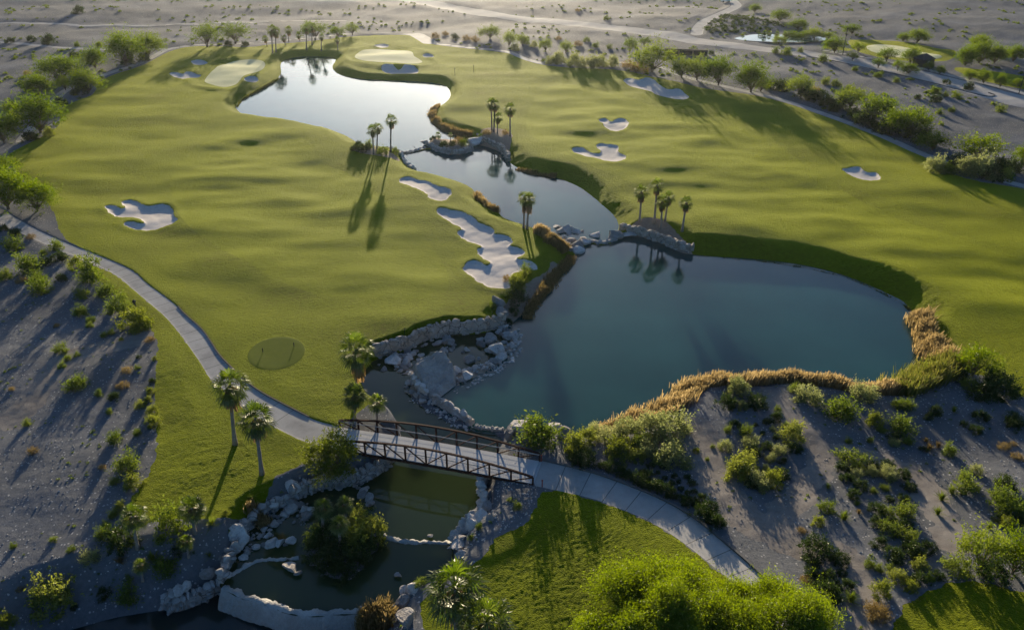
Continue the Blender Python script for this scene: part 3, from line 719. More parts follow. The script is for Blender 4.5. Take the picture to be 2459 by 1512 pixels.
def near_proto(seed, w, h, lobes):
    g = np.random.default_rng(seed); b = MB(); CC = []
    for i, (x, y, z, r, hh) in enumerate(lobes):
        V, Q, C = crown(seed * 7 + i, r * 2, hh, .6, int(26 + 16 * r), 24, 22, .17, spread=.27, up=1.1, shell=.3, aspect=.34)
        o = np.array([x, y, z]); b.put(V + o, Q); CC.append(C + o)
    return (w, h, b.mesh('crown', M['near']), limbs(seed + 99, np.vstack(CC), h, 1.2, .26, 40).mesh('trunk', M['bark'], True))

TP = {'mesquite': [tree_proto(101 + i, 8, 6.2, .55, 60, 10, 12, .33, M['mesquite'], spread=.22, up=.5) for i in range(3)],
      'palo': [tree_proto(121 + i, 8, 5.6, .7, 50, 10, 11, .30, M['palo'], shell=.6, spread=.17) for i in range(2)],
      'airy': [tree_proto(141 + i, 7, 6.0, 1.3, 36, 9, 10, .32, M['mesquite'], shell=.45, spread=.2) for i in range(2)],
      'olive': [tree_proto(161, 6, 6.2, .5, 70, 12, 11, .24, M['olive'], shell=.62, spread=.16)],
      'near': [near_proto(181, 12, 7.0, [(0, 1.2, 2.6, 1.9, 5.2), (-3.4, 1.0, 1.6, 2.0, 3.5), (2.9, 1.4, 1.8, 1.8, 4.2), (-5.0, -.4, .8, 1.7, 3.0), (4.9, .2, 1.0, 1.8, 3.2), (-1.8, -2.2, 1.6, 2.3, 3.6), (1.8, -2.4, 1.6, 2.3, 3.8), (-.6, 3.6, 1.4, 1.9, 3.6), (3.2, 3.8, .8, 1.6, 3.0), (-3.6, -3.2, .6, 1.8, 3.0)]),
               near_proto(182, 11, 6.4, [(.4, 1.4, 2.4, 1.9, 4.8), (-3.0, 1.6, 1.2, 1.7, 3.2), (3.0, .8, 1.5, 1.9, 3.4), (-4.4, -.6, .8, 1.7, 2.8), (4.6, -.6, .8, 1.6, 2.7), (-1.2, -2.0, 1.4, 2.2, 3.4), (2.0, -2.4, 1.2, 2.1, 3.2), (-.4, 3.8, .9, 1.7, 3.2)])]}

def put_tree(kind, z, bx, by, wpx, hpx, label, name='desert_tree', idx=None, group=None):
    p = fv(z, [(bx, by)])
    g = ground(p)[0]
    k = ppm(g); f = .96055 / 2.8523 if z not in 'VK' else 1
    w = wpx * f / k; dep = math.asin((H - g[2]) / np.linalg.norm(g - CAM)); 
    hh = max((hpx * f / k) / math.cos(dep) * .92, .45 * w) if kind != 'near' else w * .56
    pr = TP[kind]; w0, h0, cm, tm = pr[(idx if idx is not None else int(rng.integers(len(pr)))) % len(pr)]
    root = empty(name, (g[0], g[1], g[2] - .05), rng.random() * 6.28)
    sx = w / w0 * 1.04; szz = hh / h0 * 1.08
    tr = add('trunk', tm, root, scale=(sx, sx, szz)); cr = add('crown', cm, root, scale=(sx, sx, szz))
    tag(root, label, 'tree', group, at=(p[0][0], p[0][1]))
    return root

# shrubs --------------------------------------------------------------------
def shrub_proto(seed, w, h, nclump, nspray, nleaf, leaf, m, **kw):
    V, Q, C = crown(seed, w, h, 0.0, nclump, nspray, nleaf, leaf, **kw)
    b = MB(); b.put(V, Q)
    g = np.random.default_rng(seed)
    me = b.mesh('shrub', m)
    return (w, h, me)

def blades_proto(seed, n, L, wd, m, spread, droop, tip=.25):
    g = np.random.default_rng(seed); b = MB()
    for i in range(n):
        a = g.random() * 6.283; el = R(90) - abs(g.normal()) * spread
        d = np.array([math.cos(a) * math.cos(el), math.sin(a) * math.cos(el), abs(math.sin(el))])
        l = L * (.6 + .5 * g.random()); s = np.cross(d, [0, 0, 1.]); s /= np.linalg.norm(s) + 1e-6
        p0 = g.normal(size=3) * .06 * L; p0[2] = 0
        p1 = p0 + d * l * .55; p2 = p0 + d * l + np.array([d[0], d[1], -1]) * droop * l
        w = wd * (.7 + .6 * g.random())
        b.put([p0 - s * w / 2, p0 + s * w / 2, p1 - s * w / 2, p1 + s * w / 2, p2 - s * w * tip, p2 + s * w * tip], [(0, 1, 3, 2), (2, 3, 5, 4)])
    return (L * 1.5, L, b.mesh('tuft', m))

SP = {'c': [shrub_proto(201 + i, 2, 1.35, 30, 9, 9, .14, M['creosote'], shell=.35, spread=.22, up=.9) for i in range(3)],
      'd': [shrub_proto(211 + i, 2, 1.15, 46, 9, 7, .13, M['dark'], shell=.72, spread=.14, up=.2) for i in range(3)],
      'g': [shrub_proto(221 + i, 2, 1.25, 42, 10, 8, .12, M['grey'], shell=.62, spread=.16, up=.6) for i in range(2)],
      'y': [shrub_proto(231 + i, 2, 1.4, 40, 10, 8, .13, M['lime'], shell=.58, spread=.17, up=.5) for i in range(2)],
      'b': [shrub_proto(241, 2, 1.1, 30, 9, 8, .12, M['brown'], shell=.5, spread=.2, up=.7)],
      'u': [blades_proto(251 + i, 130, 1.15, .05, M['creosote'], .6, .12) for i in range(2)],
      't': [blades_proto(261, 170, 1.2, .04, M['brown'], .42, .25)]}
NAMES = {'c': ('creosote_bush', 'feathery olive green bush', 'bush'), 'd': ('mound_shrub', 'dark green mounded shrub', 'shrub'), 'g': ('sage_shrub', 'grey green rounded shrub', 'shrub'),
         'y': ('leafy_shrub', 'bright yellow green shrub', 'shrub'), 'b': ('dry_shrub', 'dry brown shrub', 'shrub'), 'u': ('spiky_plant', 'spiky leaved plant', 'plant'), 't': ('grass_tuft', 'dry straw coloured grass tuft', 'grass tuft')}

def put_shrubs(zone, rows, place):
    """rows: (type, x, y of the base, width[, height factor])"""
    P = fv(zone, [(r[1], r[2]) for r in rows]); G = ground(P)
    f = .96055 / 2.8523
    W = np.array([r[3] * f / ppm(g) for r, g in zip(rows, G)])
    for ty in 'cdgyubt':
        ix = [i for i, r in enumerate(rows) if r[0] == ty]
        if not ix: continue
        md = float(np.median(W[ix]))
        for i in ix:
            r = rows[i]; nm, lb, cat = NAMES[ty]
            pr = SP[ty]; w0, h0, me = pr[int(rng.integers(len(pr)))]
            s = W[i] / w0 * 1.08; hf = (r[4] if len(r) > 4 else 1) * (.9 + .25 * rng.random())
            back = W[i] * .3
            o = add(nm, me, None, (G[i][0], G[i][1] + back, G[i][2] - .04), (0, 0, rng.random() * 6.28), (s, s, s * hf))
            size = 'large ' if W[i] > 1.35 * md and len(ix) > 2 else ('small ' if W[i] < .72 * md and len(ix) > 2 else '')
            tag(o, f'{size}{lb} {place}', cat, f'{lb}s {place}', at=(P[i][0], P[i][1]))

# palms ---------------------------------------------------------------------
def fan_crown(seed, n, rad, leaflets, m, lo, hi, wd):
    g = np.random.default_rng(seed); b = MB()
    for i in range(n):
        az = i * 2.39996 + g.normal() * .2; el = hi + (lo - hi) * ((i + .5) / n) ** .8 + g.normal() * .12
        d = np.array([math.cos(az) * math.cos(el), math.sin(az) * math.cos(el), math.sin(el)])
        sd = np.array([-math.sin(az), math.cos(az), 0.]); u = np.cross(d, sd) * -1
        Lp = rad * (.42 + .1 * g.random()); p = d * Lp + np.array([0, 0, -.06 * rad])
        b.put([sd * -.02 * rad, sd * .02 * rad, p + sd * .014 * rad, p - sd * .014 * rad], [(0, 1, 2, 3)])
        fl = rad * (.55 + .12 * g.random())
        twist = g.normal() * .35; sdt = sd * math.cos(twist) + u * math.sin(twist)
        for k in range(leaflets):
            t = (k + .5) / leaflets * 2 - 1; a = t * 1.75
            dr = d * math.cos(a) + sdt * math.sin(a)
            l = fl * (1 - .28 * abs(t)) * (.9 + .2 * g.random())
            w = wd * rad
            nrm = np.cross(dr, u); nrm /= np.linalg.norm(nrm) + 1e-6
            q = p + dr * l * .62 + u * (.05 * rad * ((k % 2) * 2 - 1)) * .4
            e = p + dr * l + np.array([0, 0, -l * (.16 + .3 * g.random())])
            b.put([p, q - nrm * w, q + nrm * w, e], None, [(0, 1, 2), (1, 3, 2)])
    return b.mesh('crown', m)

def skirt(seed, n, L, m):
    g = np.random.default_rng(seed); b = MB()
    for i in range(n):
        az = g.random() * 6.283; r0 = .12 + .05 * g.random(); out = .25 + .45 * g.random()
        o = np.array([math.cos(az), math.sin(az), 0]); sd = np.array([-o[1], o[0], 0])
        z0 = -.02 - .55 * g.random() * L * .6
        l = L * (.5 + .5 * g.random()); w = .05 + .06 * g.random()
        p0 = o * r0 + [0, 0, z0]; p1 = o * (r0 + out * .35) + [0, 0, z0 - l * .35]; p2 = o * (r0 + out * .45) + sd * g.normal() * .1 + [0, 0, z0 - l]
        b.put([p0 - sd * w * .4, p0 + sd * w * .4, p1 - sd * w, p1 + sd * w, p2 - sd * w * .5, p2 + sd * w * .5], [(0, 1, 3, 2), (2, 3, 5, 4)])
    return b.mesh('dead_fronds', m)
PC = [fan_crown(301 + i, 27, 1.0, 12, M['frond'], R(-48), R(78), .034) for i in range(3)]
PCN = [fan_crown(311 + i, 34, 1.0, 15, M['frond'], R(-55), R(80), .03) for i in range(2)]
PS = [skirt(321 + i, 90, 1.0, M['deadfrond']) for i in range(2)]

def put_palm(z, bx, by, cx, cy, rpx, label, group=None, near=False, dead=1.0, bz=None):
    b = fv(z, [(bx, by)]); c = fv(z, [(cx, cy)])
    g = ground(b)[0]
    d = rays(c)[0]; t = g[1] / d[1]
    top = CAM + d * t
    f = .96055 / 2.8523 if z not in 'VK' else 1
    rad = rpx * f / ppm(top) * 1.12
    hh = top[2] - g[2]
    root = empty('fan_palm', (g[0], g[1], g[2] - .1))
    lx = max(-.12 * hh, min(.12 * hh, top[0] - g[0]))
    r0 = min(.26, .12 + .014 * hh) * (1.0 if hh > 3.5 else .8)
    m = MB(); n = 9; pts = []; rr = []
    for i in range(n):
        q = i / (n - 1)
        pts.append([lx * q ** 1.3, .05 * math.sin(3 * q + bx), (hh + .1) * q])
        rr.append(r0 * (1.55 - .9 * q ** .35 if q < .2 else 1.0 - .22 * q) + .012 * math.sin(9 * i))
    m.tube(pts, rr, 8)
    add('trunk', m.mesh('trunk', M['palmbark'], True), root)
    k = int(rng.integers(2)); rz = rng.random() * 6.28
    cm = (PCN if near else PC)[int(rng.integers(2 if near else 3))]
    add('crown', cm, root, (lx, 0, hh + .1), (0, 0, rz), (rad, rad, rad * 1.02))
    if dead > 0:
        add('dead_fronds', PS[k], root, (lx, 0, hh + .1 - .05 * rad), (0, 0, rz), (rad * .8, rad * .8, rad * .95 * dead))
    tag(root, label, 'palm tree', group, at=(b[0][0], b[0][1]))
    return root

# ---- palms placed
for a in [('V', 565,1066,552,925,46,'tall fan palm on the lawn strip left of the cart path, farther of two', 1.1), ('V', 629,1138,614,1003,46,'tall fan palm on the lawn strip, nearer the stone lined pool', 1.0)]:
    put_palm(*a[:7], group='palm pair on the left lawn strip', near=True, dead=a[7])
put_palm('V', 858,935,855,838,44,'tall fan palm with orange dead skirt beside the rocky cascade pool', near=True, dead=1.5)
put_palm('V', 853,1006,851,948,31,'medium fan palm just above the footbridge left end', near=True, dead=.9)
put_palm('V', 906,1010,905,965,24,'short fan palm on the bank behind the footbridge railing', near=True, dead=.4)
for i, a in enumerate([('B',240,1100,232,925,46,'fan palm of the lake bank trio, leftmost trunk'), ('B',264,1062,270,908,40,'fan palm of the lake bank trio, rear middle trunk'), ('B',362,1082,365,855,50,'fan palm of the lake bank trio, tallest on right')]):
    put_palm(*a, group='palms at the upper lake bank')
for i, a in enumerate([('B',1083,930,1078,735,44,'fan palm on the rock walled point, leftmost of close three'), ('B',1098,938,1105,745,42,'fan palm on the rock walled point, middle of close three'), ('B',1122,952,1126,835,40,'shorter fan palm on the rock walled point, right of close three'), ('B',1213,972,1213,772,50,'lone fan palm at right end of the rock walled point')]):
    put_palm(*a, group='palms on the rock walled point')
put_palm('E', 1310,142,1318,-75,56,'left trunk of the twin fan palms beside the great bunker', 'twin palms', dead=1.6)
put_palm('E', 1334,150,1350,-68,56,'right trunk of the twin fan palms beside the great bunker', 'twin palms', dead=1.6)
for a in [('E',2137,100,2150,-118,60,'leftmost fan palm of five on the rocky corner of the big lake'), ('E',2240,110,2262,-165,56,'tallest fan palm of five on the rocky corner of the big lake'), ('E',2287,147,2300,-50,56,'nearest middle fan palm of five on the rocky corner of the lake'),
          ('E',2317,92,2345,-80,50,'farther middle fan palm of five on the rocky corner of the lake'), ('E',2440,165,2470,-42,54,'rightmost fan palm of five on the rocky corner of the big lake')]:
    put_palm(*a, group='five palms at the lake corner', dead=1.1)
for a in [('A',1945,380,1938,212,42,'tall fan palm behind the slanting green, left of the close pair'), ('A',1970,372,1985,222,38,'tall fan palm behind the slanting green, right of the close pair'), ('A',2060,298,2056,212,32,'slim fan palm between the close pair and round tree'),
          ('A',2187,362,2195,200,34,'slim fan palm before the round tree at lake head, left trunk'), ('A',2226,322,2228,190,34,'slim fan palm before the round tree at lake head, right trunk'), ('A',2292,362,2298,262,24,'small fan palm right of the round tree at lake head'),
          ('A',2410,358,2405,282,24,'small fan palm at the far right of the lake head row'), ('A',1905,332,1890,275,26,'short bushy fan palm left of the close pair'), ('A',2035,322,2020,270,26,'short bushy fan palm right of the close pair'), ('A',2140,296,2125,250,24,'short fan palm below the slim palm behind the lake')]:
    put_palm(*a, group='palms at the head of the upper lake')
for a in [('H',312,845,303,640,78,'tall left fan palm on the planted islet'), ('H',432,935,420,755,74,'nearest fan palm on the planted islet'), ('H',478,790,462,612,66,'rear right fan palm on the planted islet')]:
    put_palm(*a, group='palms on the planted islet', near=True, dead=.7)
put_palm('V', 1096,1545,1092,1412,74,'large near fan palm at the bottom edge, upper of two', 'near palms at the bottom edge', near=True)
put_palm('V', 1172,1610,1168,1492,70,'large near fan palm at the bottom edge, cut by the picture edge', 'near palms at the bottom edge', near=True)
for a in [('G',982,932,965,700,100,'fan palm beside the very dark mound in the left corner planting'), ('G',1390,822,1370,640,100,'fan palm at the lawn edge in the left corner planting'), ('G',1345,992,1320,880,58,'leaning short fan palm in the left corner planting'), ('G',1018,1162,1000,1050,56,'small pale fan palm lowest in the left corner planting')]:
    put_palm(*a, group='palms in the left corner planting', near=True, dead=.35)
put_palm('B', 702,990,700,962,26,'tiny left palm on the rocky islet', 'small palms on the rocky islet', dead=0)
put_palm('B', 787,1010,787,962,20,'tiny right palm on the rocky islet', 'small palms on the rocky islet', dead=.3)
for i, (x, y, t, lb) in enumerate([(575,283,250,'first'), (602,274,235,'second'), (636,272,238,'third'), (690,275,240,'fourth'), (750,292,245,'fifth')]):
    put_palm('C', x, y, x + 2, t, 22, f'little palm in front of the far bright pond, {lb} from the left', 'little palms at the far pond', dead=.6)

# ---- trees placed
TREES = [
 ('mesquite','A',900,470,250,215,'big round dark tree beside the upper left path bend'), ('mesquite','A',1060,405,210,150,'bright topped tree right of the big round dark tree'), ('mesquite','A',680,485,170,130,'low dark tree left of the upper left path bend'),
 ('mesquite','A',430,585,300,175,'wide dark tree above the upper left path'), ('mesquite','A',270,695,230,150,'spreading tree left of the short path gap'), ('mesquite','A',635,665,190,150,'round tree right of the short path gap'), ('palo','A',468,645,110,95,'small light tree over the short path gap'),
 ('mesquite','A',290,945,330,240,'broad green tree at left edge of the left fairway'), ('palo','A',90,840,130,110,'small yellowish tree behind the broad left fairway tree'), ('mesquite','A',30,1020,200,190,'dark tree cut by the left picture edge'), ('palo','A',115,900,110,90,'pale bush like tree between two left edge trees'),
 ('mesquite','A',60,1490,330,280,'large dark tree by the cart path at the left picture edge'), ('mesquite','A',20,1260,200,140,'small crown behind the large dark tree at left edge'), ('mesquite','A',270,1505,260,200,'drooping tree between cart path and left bunker'),
 ('airy','A',1480,335,205,150,'left tree of the pair behind the upper left green'), ('airy','A',1680,312,195,138,'right tree of the pair behind the upper left green'), ('airy','A',2250,285,190,125,'round tree at the head of the upper lake'), ('airy','A',2410,270,110,75,'small tree right of the lake head tree'), ('airy','B',90,248,105,75,'small bright tree left of the broad putting green'),
 ('palo','B',1070,272,160,80,'pale tree on the far desert bank'), ('palo','B',1205,335,95,100,'pale tree beside the far path with a thin trunk'), ('palo','B',1465,365,95,85,'pale round tree on the far scrub bank'), ('palo','B',1610,380,95,80,'pale yellowish tree in the far scrub bank, right part'), ('palo','B',1300,320,80,70,'small pale tree in the far scrub bank'), ('airy','B',2065,385,110,110,'slender tree left of the big bright tree'), ('airy','B',2170,330,95,60,'small tree behind the big bright tree'),
 ('palo','B',2225,515,290,195,'big bright tree on the right fairway crest'), ('palo','C',10,555,180,130,'bright tree touching the big bright tree'), ('palo','C',120,570,220,150,'broad bright tree second in the right tree row'), ('mesquite','C',272,610,215,190,'sunlit tree third in the right tree row'), ('mesquite','C',505,658,220,195,'rounded tree with light rim above the right path start'),
 ('palo','C',575,655,95,80,'small bright tree tucked against the rounded tree'), ('palo','C',855,690,190,140,'soft grey green tree above the right path'), ('palo','C',1210,775,240,140,'pale umbrella shaped tree with bare limbs above right path'), ('mesquite','C',1375,860,250,170,'dark round tree beside the pale umbrella tree'), ('mesquite','C',1625,970,310,190,'large dark tree in the middle of the right path hedge'),
 ('mesquite','C',1800,1070,210,115,'low dark tree right of the large hedge tree'), ('airy','C',2105,1155,290,200,'loose airy tree near right path lower end'), ('mesquite','C',2445,1190,170,140,'dark tree cut by the right picture edge'),
 ('mesquite','C',1225,245,115,65,'lone tree beside the far right green'), ('mesquite','C',1690,305,150,85,'round tree behind the far right green'), ('mesquite','C',1590,295,90,50,'low tree behind the far right green'), ('mesquite','C',2030,470,160,120,'dark tree of the far right clump, left front'), ('mesquite','C',2130,450,210,140,'tallest dark tree of the far right clump'), ('mesquite','C',2240,450,150,110,'dark tree of the far right clump, right front'),
 ('mesquite','C',2125,345,150,85,'tree rising behind the far right clump'), ('mesquite','C',2375,440,130,105,'dark tree right of the far right clump'), ('airy','C',1470,440,140,95,'grey tree before the far right green'), ('mesquite','C',1640,455,120,105,'dark little tree before the far right green'), ('mesquite','C',1628,525,120,65,'low dark tree below the far right green'),
 ('airy','C',1412,485,95,70,'thin grey tree left of the low dark tree'), ('airy','C',1270,378,105,72,'small tree at the left tip of the far green'), ('mesquite','C',1100,378,150,105,'wide tree between the far pond and dirt road'), ('airy','C',1228,435,85,60,'small thin tree beside the dirt road curb'), ('airy','C',1550,505,75,75,'slender grey tree below the far green'),
 ('mesquite','C',2065,570,85,65,'first street tree along the far right pavement'), ('mesquite','C',2162,595,80,85,'second street tree along the far right pavement'), ('mesquite','C',2280,625,70,90,'third street tree along the far right pavement'), ('mesquite','C',2405,618,80,50,'fourth street tree along the far right pavement'), ('mesquite','C',1770,500,70,55,'little dark tree beside the dark hut'), ('mesquite','C',1850,530,70,55,'little dark tree right of the dark hut'),
 ('airy','C',770,285,95,65,'olive tree at left of the far pond trees'), ('airy','C',855,278,110,65,'wide crown over the middle of the far pond'), ('palo','C',950,296,135,85,'pale tree in front of the far pond'), ('airy','C',1050,290,100,60,'olive tree at right end of the far pond'), ('palo','C',700,320,100,60,'pale bushy tree below the far pond'), ('mesquite','C',840,215,140,60,'wide tree behind the far pond'), ('mesquite','C',710,150,140,52,'low wide tree beyond the far cactus slope'), ('mesquite','C',530,88,90,50,'lone tree beside the far winding path'),
 ('olive','H',400,465,365,350,'dense olive tree at the left foot of the footbridge'),
 ('palo','J',2135,1085,340,280,'pale feathery tree in the right corner'), ('mesquite','J',2370,1110,300,270,'dark tree behind the pale feathery corner tree'), ('airy','F',2085,1195,260,220,'grey wispy tree on the turf edge right of the big lake'),
]
for t in TREES:
    put_tree(t[0], t[1], *t[2:6], t[6], group=None)
put_tree('near', 'V', 1580, 1548, 350, 215, 'huge feathery green tree at the bottom edge, left one', idx=0)
put_tree('near', 'V', 1862, 1580, 305, 195, 'huge feathery green tree at the bottom edge, right one', idx=1)

# ---- shrubs placed
put_shrubs('D', [('c',70,310,130),('d',100,207,80),('b',215,222,60),('c',385,302,95),('c',300,342,60),('d',420,382,110),('d',325,410,90),('y',530,440,120),('d',20,165,60),('c',170,472,190),('c',20,522,110),('c',260,532,100),('d',430,527,80),('b',140,540,70),('c',260,617,150),('c',640,545,185,1.2),('c',580,647,100),('c',560,777,100),('c',640,817,60),('c',635,855,50)], 'on the desert left of the cart path')
put_shrubs('D', [('c',740,642,130),('c',830,765,165,1.25),('y',945,892,215,1.1),('c',735,925,52),('c',785,907,52),('c',1000,880,120)], 'along the left lawn strip edge')
put_shrubs('D', [('c',420,1042,90),('c',470,1092,62),('c',545,1062,46),('c',435,1147,56),('c',525,1302,155),('d',805,1377,82),('c',700,1347,60),('b',80,1302,40),('d',985,1072,38),('c',975,1152,42),('c',775,1472,52),('c',860,950,36),('b',400,850,40)], 'on the open gravel at left')
put_shrubs('D', [('y',990,1432,72),('d',1080,1252,52),('y',1070,1332,62),('y',1050,1392,62),('y',1075,1472,82),('y',1100,1090,40),('b',900,1180,70),('b',870,1290,80),('b',1060,960,60)], 'bordering the left lawn strip')
put_shrubs('G', [('y',1080,72,112),('c',810,192,112),('c',975,132,62),('c',190,62,60),('b',225,257,70),('c',880,405,175,1.1),('y',940,515,132),('c',810,482,72),('c',375,882,50),('c',500,957,60),('c',90,932,50),('b',135,1242,50),('b',720,370,50)], 'on the lower left gravel slope')
put_shrubs('G', [('y',850,672,92),('c',800,722,72),('c',750,782,62),('c',720,875,105,1.2),('d',845,955,235),('c',1200,850,235,1.4),('u',1500,802,120),('c',1130,902,85),('d',1290,985,140),('u',1490,1014,90),('u',1080,1054,125),('t',850,1064,110),('g',640,1054,135),('c',1180,1135,185,1.2),('c',920,1172,62),('d',730,1294,112),('c',910,1345,165,1.1),('y',360,1400,330,.9),('y',40,1500,125),('t',1315,1225,64),('d',530,1372,62),('y',1610,702,60),('c',1780,590,50)], 'in the left corner planting')
put_shrubs('H', [('d',250,1010,200),('d',350,1095,220),('d',500,1120,220),('d',600,1010,200),('y',650,890,210),('y',560,800,190),('y',620,740,150),('c',480,890,190),('d',330,915,200),('d',420,1020,200),('c',540,970,200),('c',240,900,150),('d',430,1170,180),('d',690,930,110)], 'covering the planted islet')
put_shrubs('H', [('c',1690,655,75),('c',1640,602,42),('c',1420,802,60),('c',1000,1205,85),('y',920,1402,52),('c',1360,870,50),('b',1240,690,40)], 'on the gravel bank below the footbridge')
put_shrubs('I', [('c',440,218,310,.85),('y',680,265,175),('g',930,190,180),('g',1040,155,205),('g',1350,195,310,.9),('g',1240,135,200),('c',1150,225,155),('y',980,235,125),('y',1000,305,205,.8),('y',1120,315,125),('g',1200,280,165),('g',1400,365,255,.75),('c',1290,345,105),('d',740,352,175),('d',680,332,105),('g',830,140,140),('y',760,200,150)], 'in the thicket right of the footbridge')
put_shrubs('I', [('d',880,372,82),('d',950,392,112),('d',1020,422,102),('d',1060,442,82),('d',1130,472,112),('d',1170,502,102),('d',1200,442,92),('d',1160,412,62),('d',1250,532,112),('d',1320,562,122),('d',1370,572,92),('d',1270,482,62),('d',1430,592,72),('d',1480,632,92),('d',1490,592,52),('d',1600,745,155),('d',1690,795,135),('d',1640,685,122),('d',1550,642,62)], 'along the upper kerb of the right path')
put_shrubs('I', [('d',1215,362,62),('d',1310,367,52),('d',1320,442,42),('d',1390,432,52),('d',1420,467,42),('d',1370,492,62),('d',1295,462,36),('d',1480,442,52),('d',1515,487,62),('d',1435,522,46),('d',1480,547,42),('d',1530,542,52),('d',1570,602,82),('d',1270,402,36)], 'dotted on gravel above the right path')
put_shrubs('I', [('y',1545,252,52),('c',1660,217,36),('c',1620,307,32),('g',1760,242,105),('c',1770,112,62),('d',1820,72,82),('c',1900,145,105),('g',1930,235,135),('d',1960,292,112),('d',1970,62,36),('d',2020,122,42),('g',2090,102,56),('d',2050,232,82),('d',2110,42,102),('d',2040,47,52),('y',2240,195,185),('d',2260,252,92),('g',2150,275,105),('g',2075,322,82),('d',2160,332,62),('d',2110,162,52),('c',2195,82,62)], 'on the sandy slope below the reeds')
put_shrubs('I', [('y',1850,460,195,.95),('y',1905,395,185),('g',2000,515,165),('y',2100,505,145),('g',1820,425,125),('g',2040,392,72),('d',2155,442,112),('d',1950,500,110)], 'in the pale clump on the sandy slope')
put_shrubs('J', [('c',1240,365,225,.6),('d',1175,397,92),('d',1190,462,92),('g',1280,432,92),('g',1370,422,92),('d',1380,367,82),('d',1490,392,112),('g',1500,445,135),('d',1610,442,102),('d',1300,517,102),('d',1250,582,92),('c',1390,542,56),('c',1470,522,72),('d',1650,527,92),('d',1500,602,62),('d',1600,602,82),('c',1265,622,46)], 'in the right hand shrub patch, upper part')
put_shrubs('J', [('d',1410,692,112),('c',1490,702,92),('c',1620,735,142),('d',1590,682,82),('d',1420,782,102),('d',1520,772,82),('d',1620,812,112),('c',1530,845,165,.8),('c',1660,905,125),('d',1430,932,112),('d',1550,1035,155),('d',1690,1005,155),('d',1790,965,105),('y',1730,1095,115),('d',1650,962,102)], 'in the right hand shrub patch, lower part')
put_shrubs('J', [('u',1060,512,62),('c',1050,685,115),('u',1180,745,115),('t',1280,692,62),('y',990,782,92),('b',870,822,62),('c',1360,1072,82),('c',1430,1102,72),('c',1510,1092,62)], 'beside the sandy track at right')
put_shrubs('J', [('d',1000,1015,225,.8),('d',950,1072,122),('d',1150,1055,132),('d',950,1152,112),('d',1070,1165,112),('d',1160,1132,72),('d',1180,1235,122),('d',1080,1310,185),('u',1230,1335,130),('b',900,1185,82),('d',1020,1230,110)], 'right of the huge near tree')
put_shrubs('J', [('y',1560,1175,125),('y',1650,1245,105),('d',1720,1195,122),('d',1640,1172,62),('y',1450,1295,145),('b',1390,1405,125),('b',1430,1465,155),('c',1990,1145,185),('d',2260,1190,205),('d',1850,1160,90),('c',1790,1175,80)], 'bordering the bottom right lawn')
put_shrubs('J', [('u',1950,555,105),('c',2070,545,165),('c',2040,452,82),('g',2130,412,92),('u',1880,605,105),('u',1850,705,95),('d',2340,525,145),('c',2360,700,205,1.2),('c',2280,605,122),('u',2220,805,85),('d',2280,745,82),('y',2350,795,112),('d',2410,650,120),('d',2440,760,120)], 'on the far right dirt slope')
put_shrubs('J', [('t',1760,182,62),('t',1850,222,82),('t',1790,245,92),('c',1930,275,105),('d',1740,242,62),('c',1610,135,185,.8),('c',1560,82,92),('y',1400,72,122),('g',1540,212,82),('d',1530,162,82),('c',1630,192,82),('c',1205,187,52),('c',1360,182,52),('d',2120,117,92),('d',2030,62,52),('d',2400,95,125),('b',2320,232,82),('b',2380,202,52),('b',2410,302,82),('c',1450,110,70)], 'on gravel near the right picture edge')
put_shrubs('F', [('g',415,1350,175),('d',345,1437,132),('d',550,1432,152),('g',450,1447,82),('c',820,1315,85),('g',920,1395,175),('g',1330,1395,175),('c',1160,1510,235,.9),('c',1620,1445,122),('c',1550,1432,82),('d',1830,1482,92),('d',1780,1512,72),('c',700,1452,52),('u',1960,1462,62),('d',2150,1520,112),('d',2400,1545,125),('c',2060,1302,105),('d',2300,1365,255),('d',2200,1385,205),('c',2250,1225,155),('y',1790,1240,160),('d',2000,1240,120)], 'just behind the lake reeds')
put_shrubs('E', [('y',1265,600,125),('d',1250,690,155),('y',1260,565,105),('y',1300,540,105),('d',1240,765,72),('c',1090,722,62),('b',1140,702,62),('d',1200,832,62),('b',1190,520,60),('c',1330,480,90)], 'on the bank below the great bunker')
put_shrubs('B', [('d',100,1080,60),('d',160,1087,82),('c',210,1062,72),('c',300,1102,82),('c',390,1097,52),('d',130,1050,60)], 'under the lake bank palm trio')
put_shrubs('B', [('b',1050,962,62),('b',1180,960,50),('c',1000,985,40)], 'on the rock walled point')
put_shrubs('B', [('d',660,1002,42),('d',740,1042,62),('b',840,1085,72),('c',870,1042,62),('d',800,1045,50)], 'on the rocky islet')
put_shrubs('C', [('d',680,640,120),('d',750,655,100),('d',940,690,82),('d',1020,740,132),('d',900,715,122),('d',1150,780,122),('d',1250,860,122),('d',1330,900,152),('d',1390,925,102),('d',1500,960,152),('d',1700,1010,162),('d',1050,770,110),('d',1120,800,110),('b',960,660,70),('d',620,630,80)], 'hedging the upper side of the right path')
put_shrubs('C', [('g',1830,1235,155),('g',2150,1275,225),('c',1940,1245,105),('d',2000,1210,150),('d',2290,1240,150),('d',2380,1250,150),('g',2050,1255,160),('d',2240,1290,160),('c',2330,1290,120)], 'around the lower end of the right path')
put_shrubs('C', [('c',1045,607,72),('c',1105,612,52),('c',1140,617,42),('c',1200,645,42),('c',860,375,42),('c',1020,442,62),('c',1250,507,42),('c',1420,555,62),('c',1550,592,52),('c',1830,672,72),('c',1900,692,42),('c',1980,702,62),('c',2290,802,72),('c',1940,802,52),('c',1860,817,52),('d',2070,642,72),('d',1910,602,52),('c',760,395,80),('c',690,385,60),('d',225,390,40),('d',1830,730,80),('d',1700,710,50)], 'on the far right desert flat')
